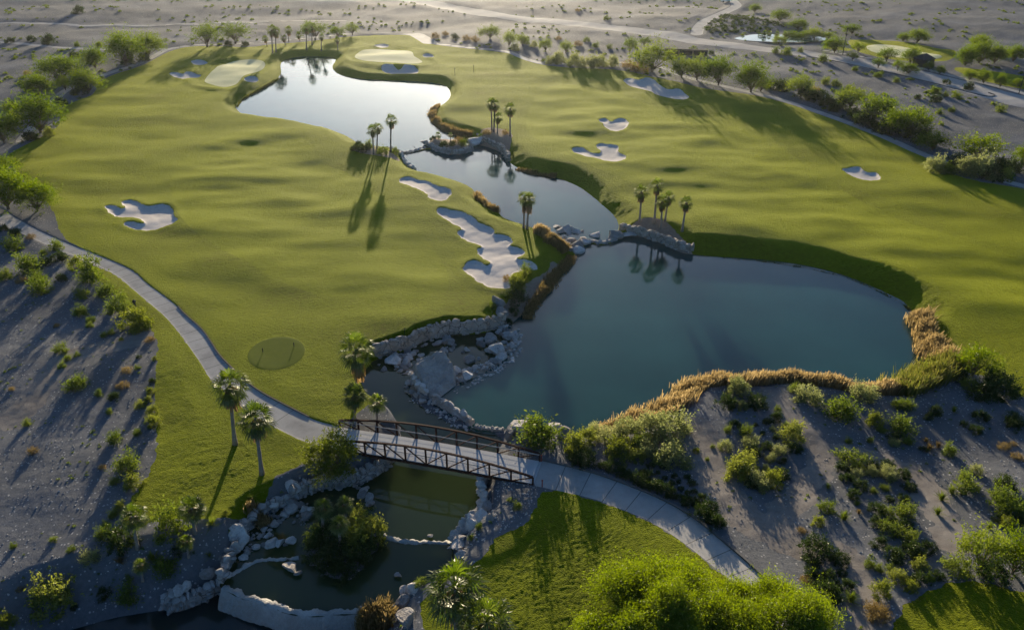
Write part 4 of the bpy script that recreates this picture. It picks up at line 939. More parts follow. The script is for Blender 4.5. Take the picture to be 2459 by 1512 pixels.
put_shrubs('A', [('y',345,972,80),('d',200,1010,110),('d',60,310,60),('d',220,300,60),('d',340,320,90),('c',545,335,40),('c',700,335,50),('d',520,415,70),('b',190,535,50),('d',420,760,90),('d',560,680,110),('d',1620,330,60),('d',1745,330,50),('d',550,100,80),('d',640,460,80),('d',900,460,90),('d',1020,440,80)], 'near the upper left path')
put_shrubs('B', [('g',1510,460,90),('g',1570,455,110),('g',1660,480,110),('g',1760,485,120),('g',1850,485,120),('g',1940,480,100),('b',2060,490,100),('b',2150,520,120),('g',1250,365,70),('g',1380,340,60),('b',1700,330,60),('c',1760,300,50),('c',1820,340,50),('b',680,275,60),('b',750,255,50),('d',820,280,60),('b',900,290,60),('b',960,300,60),('c',1320,320,60),('b',1560,285,40),('c',1920,350,40),('c',1900,145,40),('b',1695,85,30)], 'on the far scrub bank')

# ------------------------------------------------------------------ reeds (uncountable)
def reed_bed(name, line, wd, n, hgt, m, label, seed, lean=.35, kind='stuff'):
    g = np.random.default_rng(seed)
    seg = np.linalg.norm(np.diff(line, axis=0), axis=1); cum = np.concatenate([[0], np.cumsum(seg)])
    s = g.random(n) * cum[-1]; i = np.clip(np.searchsorted(cum, s) - 1, 0, len(seg) - 1)
    t = (s - cum[i]) / seg[i]; p = line[i] * (1 - t)[:, None] + line[i + 1] * t[:, None]
    tg = (line[i + 1] - line[i]) / seg[i][:, None]; nr = np.c_[-tg[:, 1], tg[:, 0]]
    wl = wd * (.9 + .35 * pn(s / 6, s * 0 + .37, seed))
    p = p + nr * (np.clip(g.normal(size=n) * .36, -1, 1) * wl)[:, None]
    z = np.maximum(hz(p[:, 0], p[:, 1]), -2.6)
    clump = np.clip(.9 + .35 * pn(p[:, 0] / 3.5, p[:, 1] / 3.5, seed + 5) + .25 * pn(p[:, 0] / .9, p[:, 1] / .9, seed + 6), .45, 1.3)
    hh = hgt * clump * (.65 + .5 * g.random(n))
    a = g.random(n) * 6.283; d = np.c_[np.cos(a), np.sin(a)] * (lean * g.random(n))[:, None] + np.array([.10, -.08])
    b0 = np.c_[p, z - .05]; b1 = b0 + np.c_[d * .35 * hh[:, None], .6 * hh]; b2 = b0 + np.c_[d * hh[:, None], hh * (1 - .12 * g.random(n))]
    az = g.random(n) * 3.14; sd = np.c_[np.cos(az), np.sin(az), np.zeros(n)]; w = (.03 + .035 * g.random(n))[:, None]
    V = np.stack([b0 - sd * w, b0 + sd * w, b1 + sd * w, b1 - sd * w, b2 + sd * w * .5, b2 - sd * w * .5], 1).reshape(-1, 3)
    k = np.arange(n)[:, None] * 6
    Q = np.vstack([k + [[0, 1, 2, 3]], k + [[3, 2, 4, 5]]])
    o = add(name, mesh(name, V, Q, m)); o['kind'] = kind; o['label'] = label; o['category'] = 'reeds'
    return o
def ln(z, pts, zz): return chaikin(onland(fv(z, pts)) if zz == 0 else unproj(fv(z, pts), zz), 2, False)
reed_bed('reed_bed', np.vstack([ln('V', [(1432,1042),(1480,1025),(1540,1002),(1600,985),(1640,962)], -1.8), ln('F', [(0,1330),(100,1290),(200,1275),(420,1270),(650,1258),(850,1270),(1100,1310),(1400,1345),(1550,1330)], -1.8)]), 2.3, 26000, 1.9, M['reed'], 'golden dry reeds lining the near shore of the big lake', 401)
reed_bed('reed_bed', ln('F', [(1500,1340),(1620,1310),(1720,1270),(1800,1220),(1850,1170)], -1.8), 3.4, 11000, 2.6, M['reedgreen'], 'tall green reeds at the right corner of the big lake', 402)
reed_bed('reed_bed', ln('F', [(1690,780),(1715,860),(1740,960),(1780,1050),(1850,1130),(1880,1200)], -1.9), 2.0, 11000, 2.0, M['reed'], 'straw reeds along the right shore of the big lake', 403)
reed_bed('reed_bed', ln('E', [(1660,350),(1600,430),(1530,500),(1470,580),(1410,660),(1350,740),(1330,790)], -2.1), 1.4, 7000, 1.0, M['reed'], 'brown reeds on the lake bank below the great bunker', 404)
reed_bed('reed_bed', ln('B', [(690,760),(650,800),(655,850),(700,900),(760,935),(860,965),(930,985)], -1.6), 1.6, 7000, 1.3, M['reed'], 'tan reeds at the right corner of the upper lake', 405)
reed_bed('reed_bed', ln('B', [(1255,1205),(1350,1235),(1450,1255),(1540,1265)], -1.9), 1.0, 2200, 1.0, M['reed'], 'reeds on the right shore of the middle pond', 406)
reed_bed('reed_bed', ln('E', [(1400,215),(1440,235),(1500,265)], -1.7), 1.6, 3500, 1.7, M['reed'], 'tall reddish reed clump at the middle pond outlet, upper', 407)
reed_bed('reed_bed', ln('E', [(1490,285),(1550,310),(1610,330)], -1.9), 1.6, 3500, 1.6, M['reed'], 'tall reddish reed clump at the middle pond outlet, lower', 408)
reed_bed('reed_bed', ln('B', [(985,1400),(1010,1450),(1050,1490),(1120,1520)], -1.8), 1.2, 2500, 1.5, M['reed'], 'bushy reeds on the left shore of the middle pond', 409)
reed_bed('reed_bed', ln('H', [(580,1470),(680,1500),(790,1470)], -3.0), 1.6, 5000, 1.9, M['reed'], 'dry reed clump on the curved dam at the bottom', 410)
reed_bed('reed_bed', ln('A', [(1990,560),(1850,645),(1720,712),(1690,760)], -1.6), .6, 1500, .9, M['reedgreen'], 'short reeds on the left shore of the upper lake', 411)
reed_bed('reed_bed', ln('F', [(300,352),(700,382),(1150,470),(1500,620),(1640,720)], -2.0), .5, 1600, .6, M['reedgreen'], 'short shore grass along the far bank of the big lake', 412)
reed_bed('reed_bed', ln('G', [(1790,690),(1850,720),(1900,760)], -2.1), 1.2, 1300, 1.0, M['reed'], 'brown reeds among the pool rocks at lower left', 413)

# ------------------------------------------------------------------ stone
def ico(sub=1):
    t = (1 + 5 ** .5) / 2
    V = [(-1,t,0),(1,t,0),(-1,-t,0),(1,-t,0),(0,-1,t),(0,1,t),(0,-1,-t),(0,1,-t),(t,0,-1),(t,0,1),(-t,0,-1),(-t,0,1)]
    T = [(0,11,5),(0,5,1),(0,1,7),(0,7,10),(0,10,11),(1,5,9),(5,11,4),(11,10,2),(10,7,6),(7,1,8),(3,9,4),(3,4,2),(3,2,6),(3,6,8),(3,8,9),(4,9,5),(2,4,11),(6,2,10),(8,6,7),(9,8,1)]
    V = [np.array(v, float) / np.linalg.norm(v) for v in V]
    for _ in range(sub):
        c = {}; T2 = []
        def md(a, b):
            k = (min(a, b), max(a, b))
            if k not in c:
                m = V[a] + V[b]; V.append(m / np.linalg.norm(m)); c[k] = len(V) - 1
            return c[k]
        for a, b, d in T:
            x, y, z = md(a, b), md(b, d), md(d, a)
            T2 += [(a, x, z), (b, y, x), (d, z, y), (x, y, z)]
        T = T2
    return np.array(V), np.array(T)
ICO1, ICO2 = ico(1), ico(2)

def rock_shape(seed, ic, cut=7, rough=.08):
    g = np.random.default_rng(seed); V = ic[0].copy()
    for _ in range(cut):                         # flat broken faces
        n = unit(g.normal(size=(1, 3)))[0]; d = .42 + .36 * g.random()
        s = V @ n; V = np.where((s > d)[:, None], V - np.outer(s - d, n), V)
    return V * (1 + rough * g.normal(size=(len(V), 1)))
RK = [mesh('boulder', rock_shape(500 + i, ICO2, 9, .035), ICO2[1], M['rock']) for i in range(7)]

def boulders(zone, rows, place, hgt=.9, name='boulder', lift=0.0):
    P = fv(zone, [(r[0], r[1]) for r in rows]); G = ground(P)
    f = 1 / 4.2 * .96055 if zone == 'K' else (1 if zone == 'V' else .96055 / 2.8523)
    for r, g, p in zip(rows, G, P):
        w = r[2] * f / ppm(g); h_ = hgt * (r[3] if len(r) > 3 else 1)
        zz = max(g[2], -2.35 if g[1] < 150 else -2.1)
        w *= 1.12 * float(np.clip(np.exp(rng.normal() * .3), .55, 1.4))
        o = add(name, RK[int(rng.integers(len(RK)))], None, (g[0], g[1] + w * .12, zz + lift + w * .16 * h_), (rng.normal() * .2, rng.normal() * .2, rng.random() * 6.28), (w * .62, w * .5, w * .45 * h_))
        big = 'big ' if w > 2.2 else ('small ' if w < .7 else '')
        tag(o, f'{big}pale rock {place}', 'rock', f'rocks {place}', at=tuple(p))

boulders('K', [(1840,180,60),(1890,200,50),(1800,215,45),(1930,240,60),(1970,285,75),(1900,270,85),(1820,265,80),(1785,250,45),(1985,320,50),(1870,300,60),(1850,345,60),(1910,345,50),(1950,370,55),(1870,390,60),(1905,420,55),(1940,420,45),(1850,440,60)], 'at the upper right tip of the cascade')
boulders('K', [(1595,375,70),(1620,440,80),(1690,400,110),(1690,465,75),(1770,450,120,1.3),(1800,420,70,1.4),(1820,490,70),(1800,550,70),(1745,590,50),(1710,570,60),(1640,610,70),(1590,530,60),(1560,650,60),(1460,500,75),(1500,560,85),(1420,520,50),(1540,600,60),(1670,550,60),(1600,580,45),(1740,530,60)], 'in the cascade rim facing the big lake')
boulders('K', [(1480,610,60),(1440,640,110),(1455,695,95),(1400,730,70),(1440,755,60),(1370,765,50),(1345,640,80),(1310,600,60),(1380,650,45)], 'between the big slab and the cascade rim')
boulders('K', [(1150,420,85),(1230,400,90),(1280,405,70),(1310,440,50),(1250,470,50),(1320,480,60),(1215,530,70,1.4),(1285,500,45),(1330,445,45),(1110,405,40),(1280,360,70),(1240,310,60),(1270,330,50)], 'in the middle of the cascade pool')
boulders('K', [(1095,320,60),(1030,380,65),(1000,395,40),(860,400,40),(845,470,70),(930,460,70),(900,500,55),(770,530,60),(700,560,90),(730,600,70),(800,560,70),(850,575,70),(830,610,60),(690,635,110),(640,560,45),(990,550,100,.5),(960,600,50),(1010,620,60),(1180,570,60),(760,570,50),(870,540,50)], 'scattered at the left of the cascade pool')
boulders('K', [(740,680,60,.7),(780,650,70,.7),(830,640,70,.7),(870,660,60,.7),(760,720,60,.7),(810,700,70,.7),(860,700,60,.7),(720,700,50,.7),(900,690,45,.7),(840,670,50,.7),(800,730,45,.7)], 'in the flat rock bar left of the slab')
boulders('K', [(540,605,42),(595,695,68,.8),(545,480,30)], 'standing alone in the left pool water')
boulders('K', [(850,775,90,1.2),(825,860,60),(880,855,85),(920,890,80),(960,890,50),(990,910,70),(820,810,50),(1000,950,60)], 'stacked at the left foot of the slab')
boulders('E', [(1570,205,70),(1620,215,60),(1680,230,70),(1740,245,70),(1760,255,60),(1660,260,80),(1710,300,60),(1705,335,60),(1640,300,50),(1690,275,70),(1600,240,60),(1820,240,60,1.2),(1850,255,40),(1960,220,90,1.1),(1990,195,50),(2050,200,70,.5),(2090,195,50,.5),(1900,255,60,.5),(1550,185,60),(1590,190,50),(1720,222,55),(1640,240,50)], 'on the weir below the middle pond')
boulders('B', [(970,1035,110,1.1),(600,1055,45,.7),(540,1078,55,.5),(430,1105,50,.8),(470,1090,30,.5),(500,1103,20,.5),(1000,1040,50),(400,1090,40)], 'on the stone weir of the upper lake')
boulders('G', [(2080,650,70),(2120,630,60),(2150,660,70),(2190,690,60),(2080,690,70),(2180,720,60),(2220,750,60),(2200,780,60),(2040,740,60),(2000,800,60),(1970,830,60),(1930,860,60),(1890,840,45),(1960,790,50),(2030,700,40)], 'in the rocky channel left of the islet')
boulders('H', [(560,520,50),(600,560,50),(590,610,60),(640,650,80),(650,700,70),(620,530,45),(580,580,40),(540,500,50)], 'in the short rock row below the bridge')
boulders('G', [(1840,985,60),(1890,980,50),(1950,985,60),(2010,980,70),(2080,965,70),(2050,985,40),(1760,1010,40),(1740,1030,40),(1920,905,40)], 'on the thin weir left of the islet')
boulders('G', [(2090,1175,90,.5),(2140,1200,40,.5)], 'under shallow water left of the planted islet', lift=.25)
boulders('H', [(850,1190,75,.5),(1080,930,40,.5)], 'under shallow water right of the planted islet', lift=.25)
boulders('H', [(1720,90,240,1.1),(1650,130,120,1.2),(1960,100,130,1.0),(2040,150,110,1.0),(1800,60,100,.9)], 'at the right end of the footbridge')
boulders('G', [(1480,1180,150,.7),(1290,1310,80,.7),(1240,1330,70,.7),(1340,1290,80,.7),(1650,960,90,.9),(1690,880,110,1),(2100,530,120,.9),(2000,620,80),(1930,640,80),(2200,330,40),(1680,820,60),(1580,1010,50)], 'set in the lower left bank')
boulders('H', [(1470,470,60,1.3),(1480,560,70,1.2),(1480,650,70,1.2),(1430,720,160,.8),(1370,770,110,.8),(1320,820,90,.9),(1290,880,90,1),(1280,940,90,1),(1290,990,70,1),(1500,720,90,.6)], 'edging the right bank of the lower pool')
boulders('H', [(900,1260,90,1.2),(880,1330,90,1.2),(870,1420,90,1.2),(900,1480,110,1.1),(950,1240,70)], 'on the bank beside the near palms')
boulders('E', [(1145,775,90,1.1),(1120,690,70,1.0),(1180,800,60)], 'under the bank shrubs at the wall end')

def stone_wall(zone, pts, z0, hgt, label, seed, size=.75, m='wallrock', thick=.5, name='retaining_wall'):
    """dry stacked stones along a line: one wall, its stones are its pattern"""
    g = np.random.default_rng(seed); L = ln(zone, pts, z0)
    seg = np.linalg.norm(np.diff(L, axis=0), axis=1); cum = np.concatenate([[0], np.cumsum(seg)])
    b = MB(); rows = max(1, int(round(hgt / (size * .75))))
    for r in range(rows):
        s = g.random() * size
        while s < cum[-1]:
            i = min(np.searchsorted(cum, s, 'right') - 1, len(seg) - 1); t = (s - cum[i]) / seg[i]
            p = L[i] * (1 - t) + L[i + 1] * t; tg = (L[i + 1] - L[i]) / seg[i]; nr = np.array([-tg[1], tg[0]])
            w = size * (.55 + 1.1 * g.random() ** 1.6); hh = hgt / rows * (.8 + .6 * g.random())
            V = rock_shape(int(g.integers(1e6)), ICO1, 8, .03) * np.array([w * .66, thick * (.8 + .5 * g.random()), hh * .66])
            a = math.atan2(tg[1], tg[0]) + g.normal() * .12; c, s_ = math.cos(a), math.sin(a)
            V = V @ np.array([[c, s_, 0], [-s_, c, 0], [0, 0, 1]])
            off = g.normal() * .14
            V += np.array([p[0] + nr[0] * off, p[1] + nr[1] * off, z0 + (r + .45) * hgt / rows])
            b.put(V, None, ICO1[1]); s += w * .95
    for i in range(len(seg)):
        if seg[i] > .05:
            b.box((*L[i], z0 + hgt * .4), (*L[i + 1], z0 + hgt * .4), thick * .9, hgt * .85)
    o = add(name, b.mesh(name, M[m]))
    mid = fv(zone, pts).mean(0)
    tag(o, label, 'stone wall', 'stone walls at the water', at=tuple(mid))
    return o
stone_wall('K', [(1860,130),(1790,165),(1720,188),(1640,213),(1500,229),(1350,233),(1250,235),(1180,255),(1050,290),(950,330),(870,383),(760,408),(680,430),(600,460),(490,490)], -2.4, 2.5, 'warm stacked stone retaining wall above the cascade pool', 601, .8)
stone_wall('H', [(790,310),(725,397),(620,457),(450,500),(330,502),(180,556),(80,600)], -2.6, 2.2, 'pale stone bank wall left of the water under the footbridge', 602, .75, 'bankrock', .7)
stone_wall('G', [(2080,610),(1950,665),(1850,705),(1775,795),(1715,895),(1675,975),(1635,1055),(1610,1130),(1580,1195)], -2.6, 1.6, 'pale stone edge along the left side of the lower pool', 603, .65, 'bankrock', .6)
stone_wall('G', [(1600,1225),(1520,1270),(1400,1335),(1250,1385),(1190,1362)], -4.4, 1.9, 'stone edge rising from the dark basin at lower left', 604, .7, 'bankrock', .7)
stone_wall('B', [(985,1000),(1000,1020),(1080,1050),(1150,1085),(1185,1120),(1205,1160)], -2.3, 2.1, 'grey rock wall around the palm point of the middle pond', 605, .9, 'wallrock', .7)
stone_wall('E', [(1995,170),(2060,190),(2150,205),(2250,238),(2350,272),(2424,312),(2520,325)], -2.4, 2.1, 'pale rock wall under the five palms on the lake corner', 606, .95, 'wallrock', .7)
stone_wall('B', [(610,1045),(700,1090),(800,1112),(900,1102),(940,1072)], -2.3, 1.6, 'rock rim around the small rocky islet', 607, 1.1, 'rock', .7)
stone_wall('H', [(1470,430),(1445,500),(1440,600),(1455,680)], -2.6, 2.2, 'ragged stone edge at the right of the bridge water', 608, .8, 'rock', .6)
stone_wall('H', [(1265,960),(1240,900),(1290,830),(1370,730),(1450,685)], -2.6, 1.3, 'white boulder edge right of the lower pool weir', 609, .8, 'weir', .8)
stone_wall('K', [(1105,985),(1160,1000),(1250,1060),(1330,1110),(1400,1150),(1500,1210)], -2.7, 1.9, 'long knobbly rock ridge dividing the big lake from the stream', 610, .8, 'rock', .5, 'rock_ridge')
stone_wall('K', [(890,745),(930,800),(980,870),(1030,930)], -2.6, 2.0, 'short rock ridge leaning against the left side of the slab', 611, .8, 'rock', .5, 'rock_ridge')
stone_wall('H', [(1395,88),(1470,100),(1590,112)], -2.6, .9, 'low flat stone sill between ridge and bridge end boulders', 612, .8, 'weir', .5, 'rock_sill')
stone_wall('E', [(1560,250),(1640,290),(1740,266),(1790,243),(1860,262),(1930,247),(1985,200),(2100,196)], -2.35, .75, 'low broken stone weir between middle pond and big lake', 615, .8, 'rock', .6, 'stone_weir')
stone_wall('B', [(440,1100),(520,1089),(600,1062)], -2.2, .7, 'low stone weir between upper lake and middle pond', 616, .7, 'rock', .5, 'stone_weir')
stone_wall('B', [(330,1065),(400,1080),(440,1105),(445,1140),(480,1185),(540,1218)], -2.2, .9, 'thin stone edge below the lake bank palm trio', 613, .8, 'rock', .5)
stone_wall('H', [(760,1150+90),(690,1120+90)], -2.5, .6, 'short stone edge below the olive tree at pool side', 614, .7, 'rock', .6) if False else None

def ridge(zone, pts, z0, prof, label, name, m, seed, cat):
    """curved cast wall: cross-section prof [(across, up)] swept along a line"""
    g = np.random.default_rng(seed); L = ln(zone, pts, z0); n = len(L)
    tg = np.gradient(L, axis=0); tg /= np.linalg.norm(tg, axis=1, keepdims=True); nr = np.c_[-tg[:, 1], tg[:, 0]]
    k = len(prof); V = []
    s = np.concatenate([[0], np.cumsum(np.linalg.norm(np.diff(L, axis=0), axis=1))])
    for i in range(n):
        for j, (a, u) in enumerate(prof):
            jit = .22 * pn(s[i] * .9, j * 3.1, seed) + .12 * pn(s[i] * 2.7, j * 5.3, seed + 1)
            V.append([L[i, 0] + nr[i, 0] * (a + jit), L[i, 1] + nr[i, 1] * (a + jit), z0 + u + (.5 * jit if 0 < j < k - 1 else 0)])
    Q = [(i * k + j, i * k + j + 1, (i + 1) * k + j + 1, (i + 1) * k + j) for i in range(n - 1) for j in range(k - 1)]
    o = add(name, mesh(name, V, np.array(Q), M[m], True)); mid = fv(zone, pts).mean(0)
    tag(o, label, cat, at=tuple(mid)); return o
def dens(p, n=60):
    p = chaikin(np.array(p, float), 2, False); s = np.concatenate([[0], np.cumsum(np.linalg.norm(np.diff(p, axis=0), axis=1))])
    t = np.linspace(0, s[-1], n); return list(zip(np.interp(t, s, p[:, 0]), np.interp(t, s, p[:, 1])))
DAM = np.vstack([fv('G', [(1590,1205),(1640,1225),(1750,1272),(1900,1315),(2040,1362)]), fv('H', [(50,1375),(150,1388),(300,1393),(500,1378),(640,1366),(840,1352)])])
ridge('V', dens(DAM, 90), -2.3, [(.45, -.6), (.35, .02), (.1, .13), (-.25, .1), (-.5, -.25), (-.8, -.9), (-1.1, -1.6), (-1.4, -2.3)], 'curved whitish dam wall holding the lower pool at the bottom', 'dam_wall', 'weir', 701, 'dam')
ridge('H', dens([(735,838),(780,852),(850,882),(980,884),(1100,890),(1250,892)]), -2.3, [(.4, -.5), (.25, .08), (0, .16), (-.25, .08), (-.4, -.5)], 'thin pale weir line across the lower pool right of the islet', 'weir', 'weir', 702, 'weir')
ridge('G', dens([(1640,1125),(1700,1085),(1760,1050),(1830,1020),(1950,1010),(2060,1010),(2130,995)]), -2.3, [(.35, -.5), (.2, .08), (0, .14), (-.2, .08), (-.35, -.5)], 'thin curved weir line left of the planted islet', 'weir', 'weir', 703, 'weir')

# the big waterfall slab: a tilted layered block
def slab():
    g = np.random.default_rng(77)
    P = unproj(fv('K', [(880,730),(950,668),(1060,625),(1120,585),(1240,560),(1300,610),(1352,660),(1350,770),(1230,860),(1110,962),(1030,900)]), -2.2)
    c = P.mean(0); ax = np.array([.75, .66]); ax /= np.linalg.norm(ax)      # layers run along ax
    nr = np.array([ax[1], -ax[0]])
    n = 44; V = []; T = []
    lo = P.min(0) - .2; hi = P.max(0) + .2
    xs = np.linspace(lo[0], hi[0], n); ys = np.linspace(lo[1], hi[1], n); X, Y = np.meshgrid(xs, ys)
    d = sdf(P, X.ravel(), Y.ravel(), 3).reshape(n, n)
    q = (X - c[0]) * nr[0] + (Y - c[1]) * nr[1]; al = (X - c[0]) * ax[0] + (Y - c[1]) * ax[1]
    z = 1.75 - .42 * q + .22 * pn(al * .5, q * 1.6, 1) + .12 * pn(al * .8, q * 4, 2) + .10 * np.floor(q * 1.1 + pn(al * .6, q * .2, 3)) * -.4
    z += .14 * np.abs(((q * 1.3 + .5 * pn(al * .7, q * .5, 8)) % 1) - .5) * 2 + .25
    z = -2.3 + np.maximum(z, .2) * sstep(.05, -.5, d) + (-.6) * sstep(-.02, .2, d)
    V = np.c_[X.ravel(), Y.ravel(), z.ravel()]
    i = np.arange(n * n).reshape(n, n); Q = np.stack([i[:-1, :-1], i[:-1, 1:], i[1:, 1:], i[1:, :-1]], -1).reshape(-1, 4)
    Q = Q[(d.ravel()[Q] < .3).any(1)]
    o = add('rock_slab', mesh('rock_slab', V, Q, M['slab'], False))
    tag(o, 'huge tilted layered rock slab between the pool and the big lake', 'rock', at=(1060, 930))
slab()

# ------------------------------------------------------------------ footbridge
def bridge():
    A = unproj(fv('H', [(428, 66)]), 0.05)[0]; B = unproj(fv('H', [(1850, 307)]), 0.05)[0]; Cn = unproj(fv('H', [(1803, 474)]), 0.05)[0]
    d = B - A; L = np.linalg.norm(d); d /= L; n = np.array([d[1], -d[0]]); Wd = abs((Cn - B) @ n)
    shift = (Cn - B) @ d
    root = empty('footbridge', (A[0], A[1], 0.0), math.atan2(d[1], d[0]))
    tag(root, 'rusty steel truss footbridge with concrete deck over the stream', 'bridge', at=(1055, 1060))
    def camber(t): return .10 + .22 * math.sin(math.pi * t)
    nseg = 20
    b = MB()
    for i in range(nseg):
        x0, x1 = L * i / nseg, L * (i + 1) / nseg
        b.box((x0, -Wd / 2, camber(i / nseg) - .08), (x1, -Wd / 2, camber((i + 1) / nseg) - .08), Wd - .16, .16)
    add('deck', b.mesh('deck', M['deck']), root)
    for side, y in (('far', 0.0), ('near', -Wd)):
        off = 0 if side == 'far' else shift
        np_ = 10
        def X(i): return off + L * i / np_
        def zb(i): return camber(min(max(i / np_, 0), 1)) - .22
        def zt(i): return camber(min(max(i / np_, 0), 1)) + 1.0 + 1.15 * math.sin(math.pi * i / np_) ** .9
        b = MB()
        for i in range(np_ * 2):
            b.box((X(i / 2), y, zt(i / 2)), (X((i + 1) / 2), y, zt((i + 1) / 2)), .2, .2)
        add('top_chord', b.mesh('top_chord', M['rust']), root)
        b = MB()
        for i in range(np_ * 2):
            b.box((X(i / 2), y, zb(i / 2)), (X((i + 1) / 2), y, zb((i + 1) / 2)), .2, .26)
        add('bottom_chord', b.mesh('bottom_chord', M['rust']), root)
        for i in range(np_ + 1):
            b = MB(); b.box((X(i), y, zb(i) + .1), (X(i), y, zt(i) - .1), .18, .18, (0, 1, 0)); add('post', b.mesh('post', M['rust']), root)
        for i in range(np_):
            b = MB()
            if i < np_ / 2: b.box((X(i), y, zt(i) - .08), (X(i + 1), y, zb(i + 1) + .1), .11, .11)
            else: b.box((X(i), y, zb(i) + .1), (X(i + 1), y, zt(i + 1) - .08), .11, .11)
            add('diagonal_brace', b.mesh('diagonal_brace', M['rust']), root)
        yi = y + (-.14 if side == 'far' else .14)
        b = MB()
        for i in range(np_):
            b.box((X(i), yi, camber(i / np_) + .95), (X(i + 1), yi, camber((i + 1) / np_) + .95), .05, .12)
        add('handrail', b.mesh('handrail', M['rail']), root)
        b = MB()
        for q in range(6):
            for i in range(np_):
                b.box((X(i), yi, camber(i / np_) + .1 + q * .13), (X(i + 1), yi, camber((i + 1) / np_) + .1 + q * .13), .012, .012)
        add('safety_rails', b.mesh('safety_rails', M['rust']), root)
    # abutments under each end
    for x in (0.35, L - .35 + shift * .5):
        b = MB(); b.box((x, 0.05, -1.2), (x, -Wd - .05, -1.2), 1.0, 2.3); add('abutment', b.mesh('abutment', M['deck']), root)
bridge()

# ------------------------------------------------------------------ small things
def post(zone, x, y, hgt, r, m, name, label, cat, cap=True, group=None):
    p = fv(zone, [(x, y)]); g = ground(p)[0]
    root = empty(name, tuple(g))
    b = MB(); b.tube([[0, 0, -.1], [0, 0, hgt]], r, 8); add('post', b.mesh('post', m), root)
    if cap:
        b = MB(); b.tube([[0, 0, hgt], [0, 0, hgt + r * 1.2], [0, 0, hgt + r * 2.4]], [r * 1.8, r * 1.8, r * .6], 8); add('cap', b.mesh('cap', m), root)
    tag(root, label, cat, group, at=tuple(p[0]))
post('D', 1875, 1025, .5, .05, M['darkmetal'], 'tee_marker', 'left tee marker on the oval tee', 'tee marker', group='tee markers')
post('D', 2097, 985, .5, .05, M['darkmetal'], 'tee_marker', 'right tee marker on the oval tee', 'tee marker', group='tee markers')
post('K', 805, 215, 1.1, .035, M['darkmetal'], 'marker_stake', 'thin stake on the turf above the retaining wall, left', 'stake', group='thin stakes')
post('K', 1725, 60, 1.1, .035, M['darkmetal'], 'marker_stake', 'thin stake on the turf near the retaining wall right end', 'stake', group='thin stakes')
post('B', 820, 540, 2.4, .06, M['darkmetal'], 'marker_stake', 'thin dark stake on turf right of the broad green, nearer', 'stake', group='thin stakes')
post('B', 955, 518, 2.4, .06, M['darkmetal'], 'marker_stake', 'thin dark stake on turf right of the broad green, farther', 'stake', group='thin stakes')
post('I', 437, 312, .9, .06, M['redpost'], 'bollard', 'red bollard at the upper corner of the bridge end', 'bollard', group='red bollards')
post('I', 443, 492, .9, .06, M['redpost'], 'bollard', 'red bollard at the lower corner of the bridge end', 'bollard', group='red bollards')
post('D', 965, 705, .9, .16, M['darkmetal'], 'litter_bin', 'dark litter bin on the left lawn strip beside the path', 'litter bin')
post('C', 1160, 390, 9.5, .12, M['darkmetal'], 'utility_pole', 'leaning dark pole beside the far green', 'pole', group='dark poles')
post('C', 2415, 670, 9.5, .12, M['darkmetal'], 'utility_pole', 'dark pole at the right picture edge beside the pavement', 'pole', group='dark poles')

def hut():
    p = fv('C', [(1730, 468)]); g = ground(p)[0]; root = empty('hut', tuple(g), .35)
    tag(root, 'small dark hut with pyramid roof below the far right green', 'hut', at=tuple(p[0]))
    w, d, h = 2.6, 2.2, 2.5
    b = MB()
    for (x0, y0, x1, y1) in ((-w, -d, w, -d), (w, -d, w, d), (w, d, -w, d), (-w, d, -w, -d)):
        b.box((x0, y0, h / 2), (x1, y1, h / 2), .2, h)
    add('wall', b.mesh('wall', M['darkmetal']), root)
    V = [(-w - .5, -d - .5, h), (w + .5, -d - .5, h), (w + .5, d + .5, h), (-w - .5, d + .5, h), (-.6, 0, h + 1.7), (.6, 0, h + 1.7)]
    add('roof', mesh('roof', V, [np.array([(0, 1, 5, 4), (2, 3, 4, 5), (3, 2, 1, 0)]), np.array([(1, 2, 5), (3, 0, 4)])], M['roofing']), root)
    b = MB(); b.box((-.5, -d - .13, 1.0), (.5, -d - .13, 1.0), .06, 2.0); add('door', b.mesh('door', M['rail']), root)
hut()

def truck():
    p = fv('C', [(325, 16)]); g = ground(p)[0]; root = empty('pickup_truck', tuple(g), R(12))
    tag(root, 'tiny white vehicle parked beside the far winding path', 'vehicle', at=tuple(p[0]))
    prof = [(-2.6, .5), (2.6, .5), (2.65, 1.0), (1.5, 1.12), (.9, 1.75), (-.7, 1.8), (-1.0, 1.15), (-2.6, 1.1)]
    n = len(prof); V = [(x, s * .92, z) for s in (-1, 1) for x, z in prof]
    Q = [(i, (i + 1) % n, n + (i + 1) % n, n + i) for i in range(n)]
    fan = [(0, i + 1, i) for i in range(1, n - 1)] + [(n, n + i, n + i + 1) for i in range(1, n - 1)]
    add('body', mesh('body', V, [np.array(Q), np.array(fan)], M['white']), root)
    b = MB(); b.box((-.5, .93, 1.45), (.8, .93, 1.45), .03, .42); b.box((-.5, -.93, 1.45), (.8, -.93, 1.45), .03, .42); add('window', b.mesh('window', M['glass']), root)
    for x in (-1.65, 1.65):
        for y in (-.85, .85):
            b = MB(); b.tube([[x, y - .12, .38], [x, y + .12, .38]], .38, 12); add('wheel', b.mesh('wheel', M['tyre']), root)
truck()

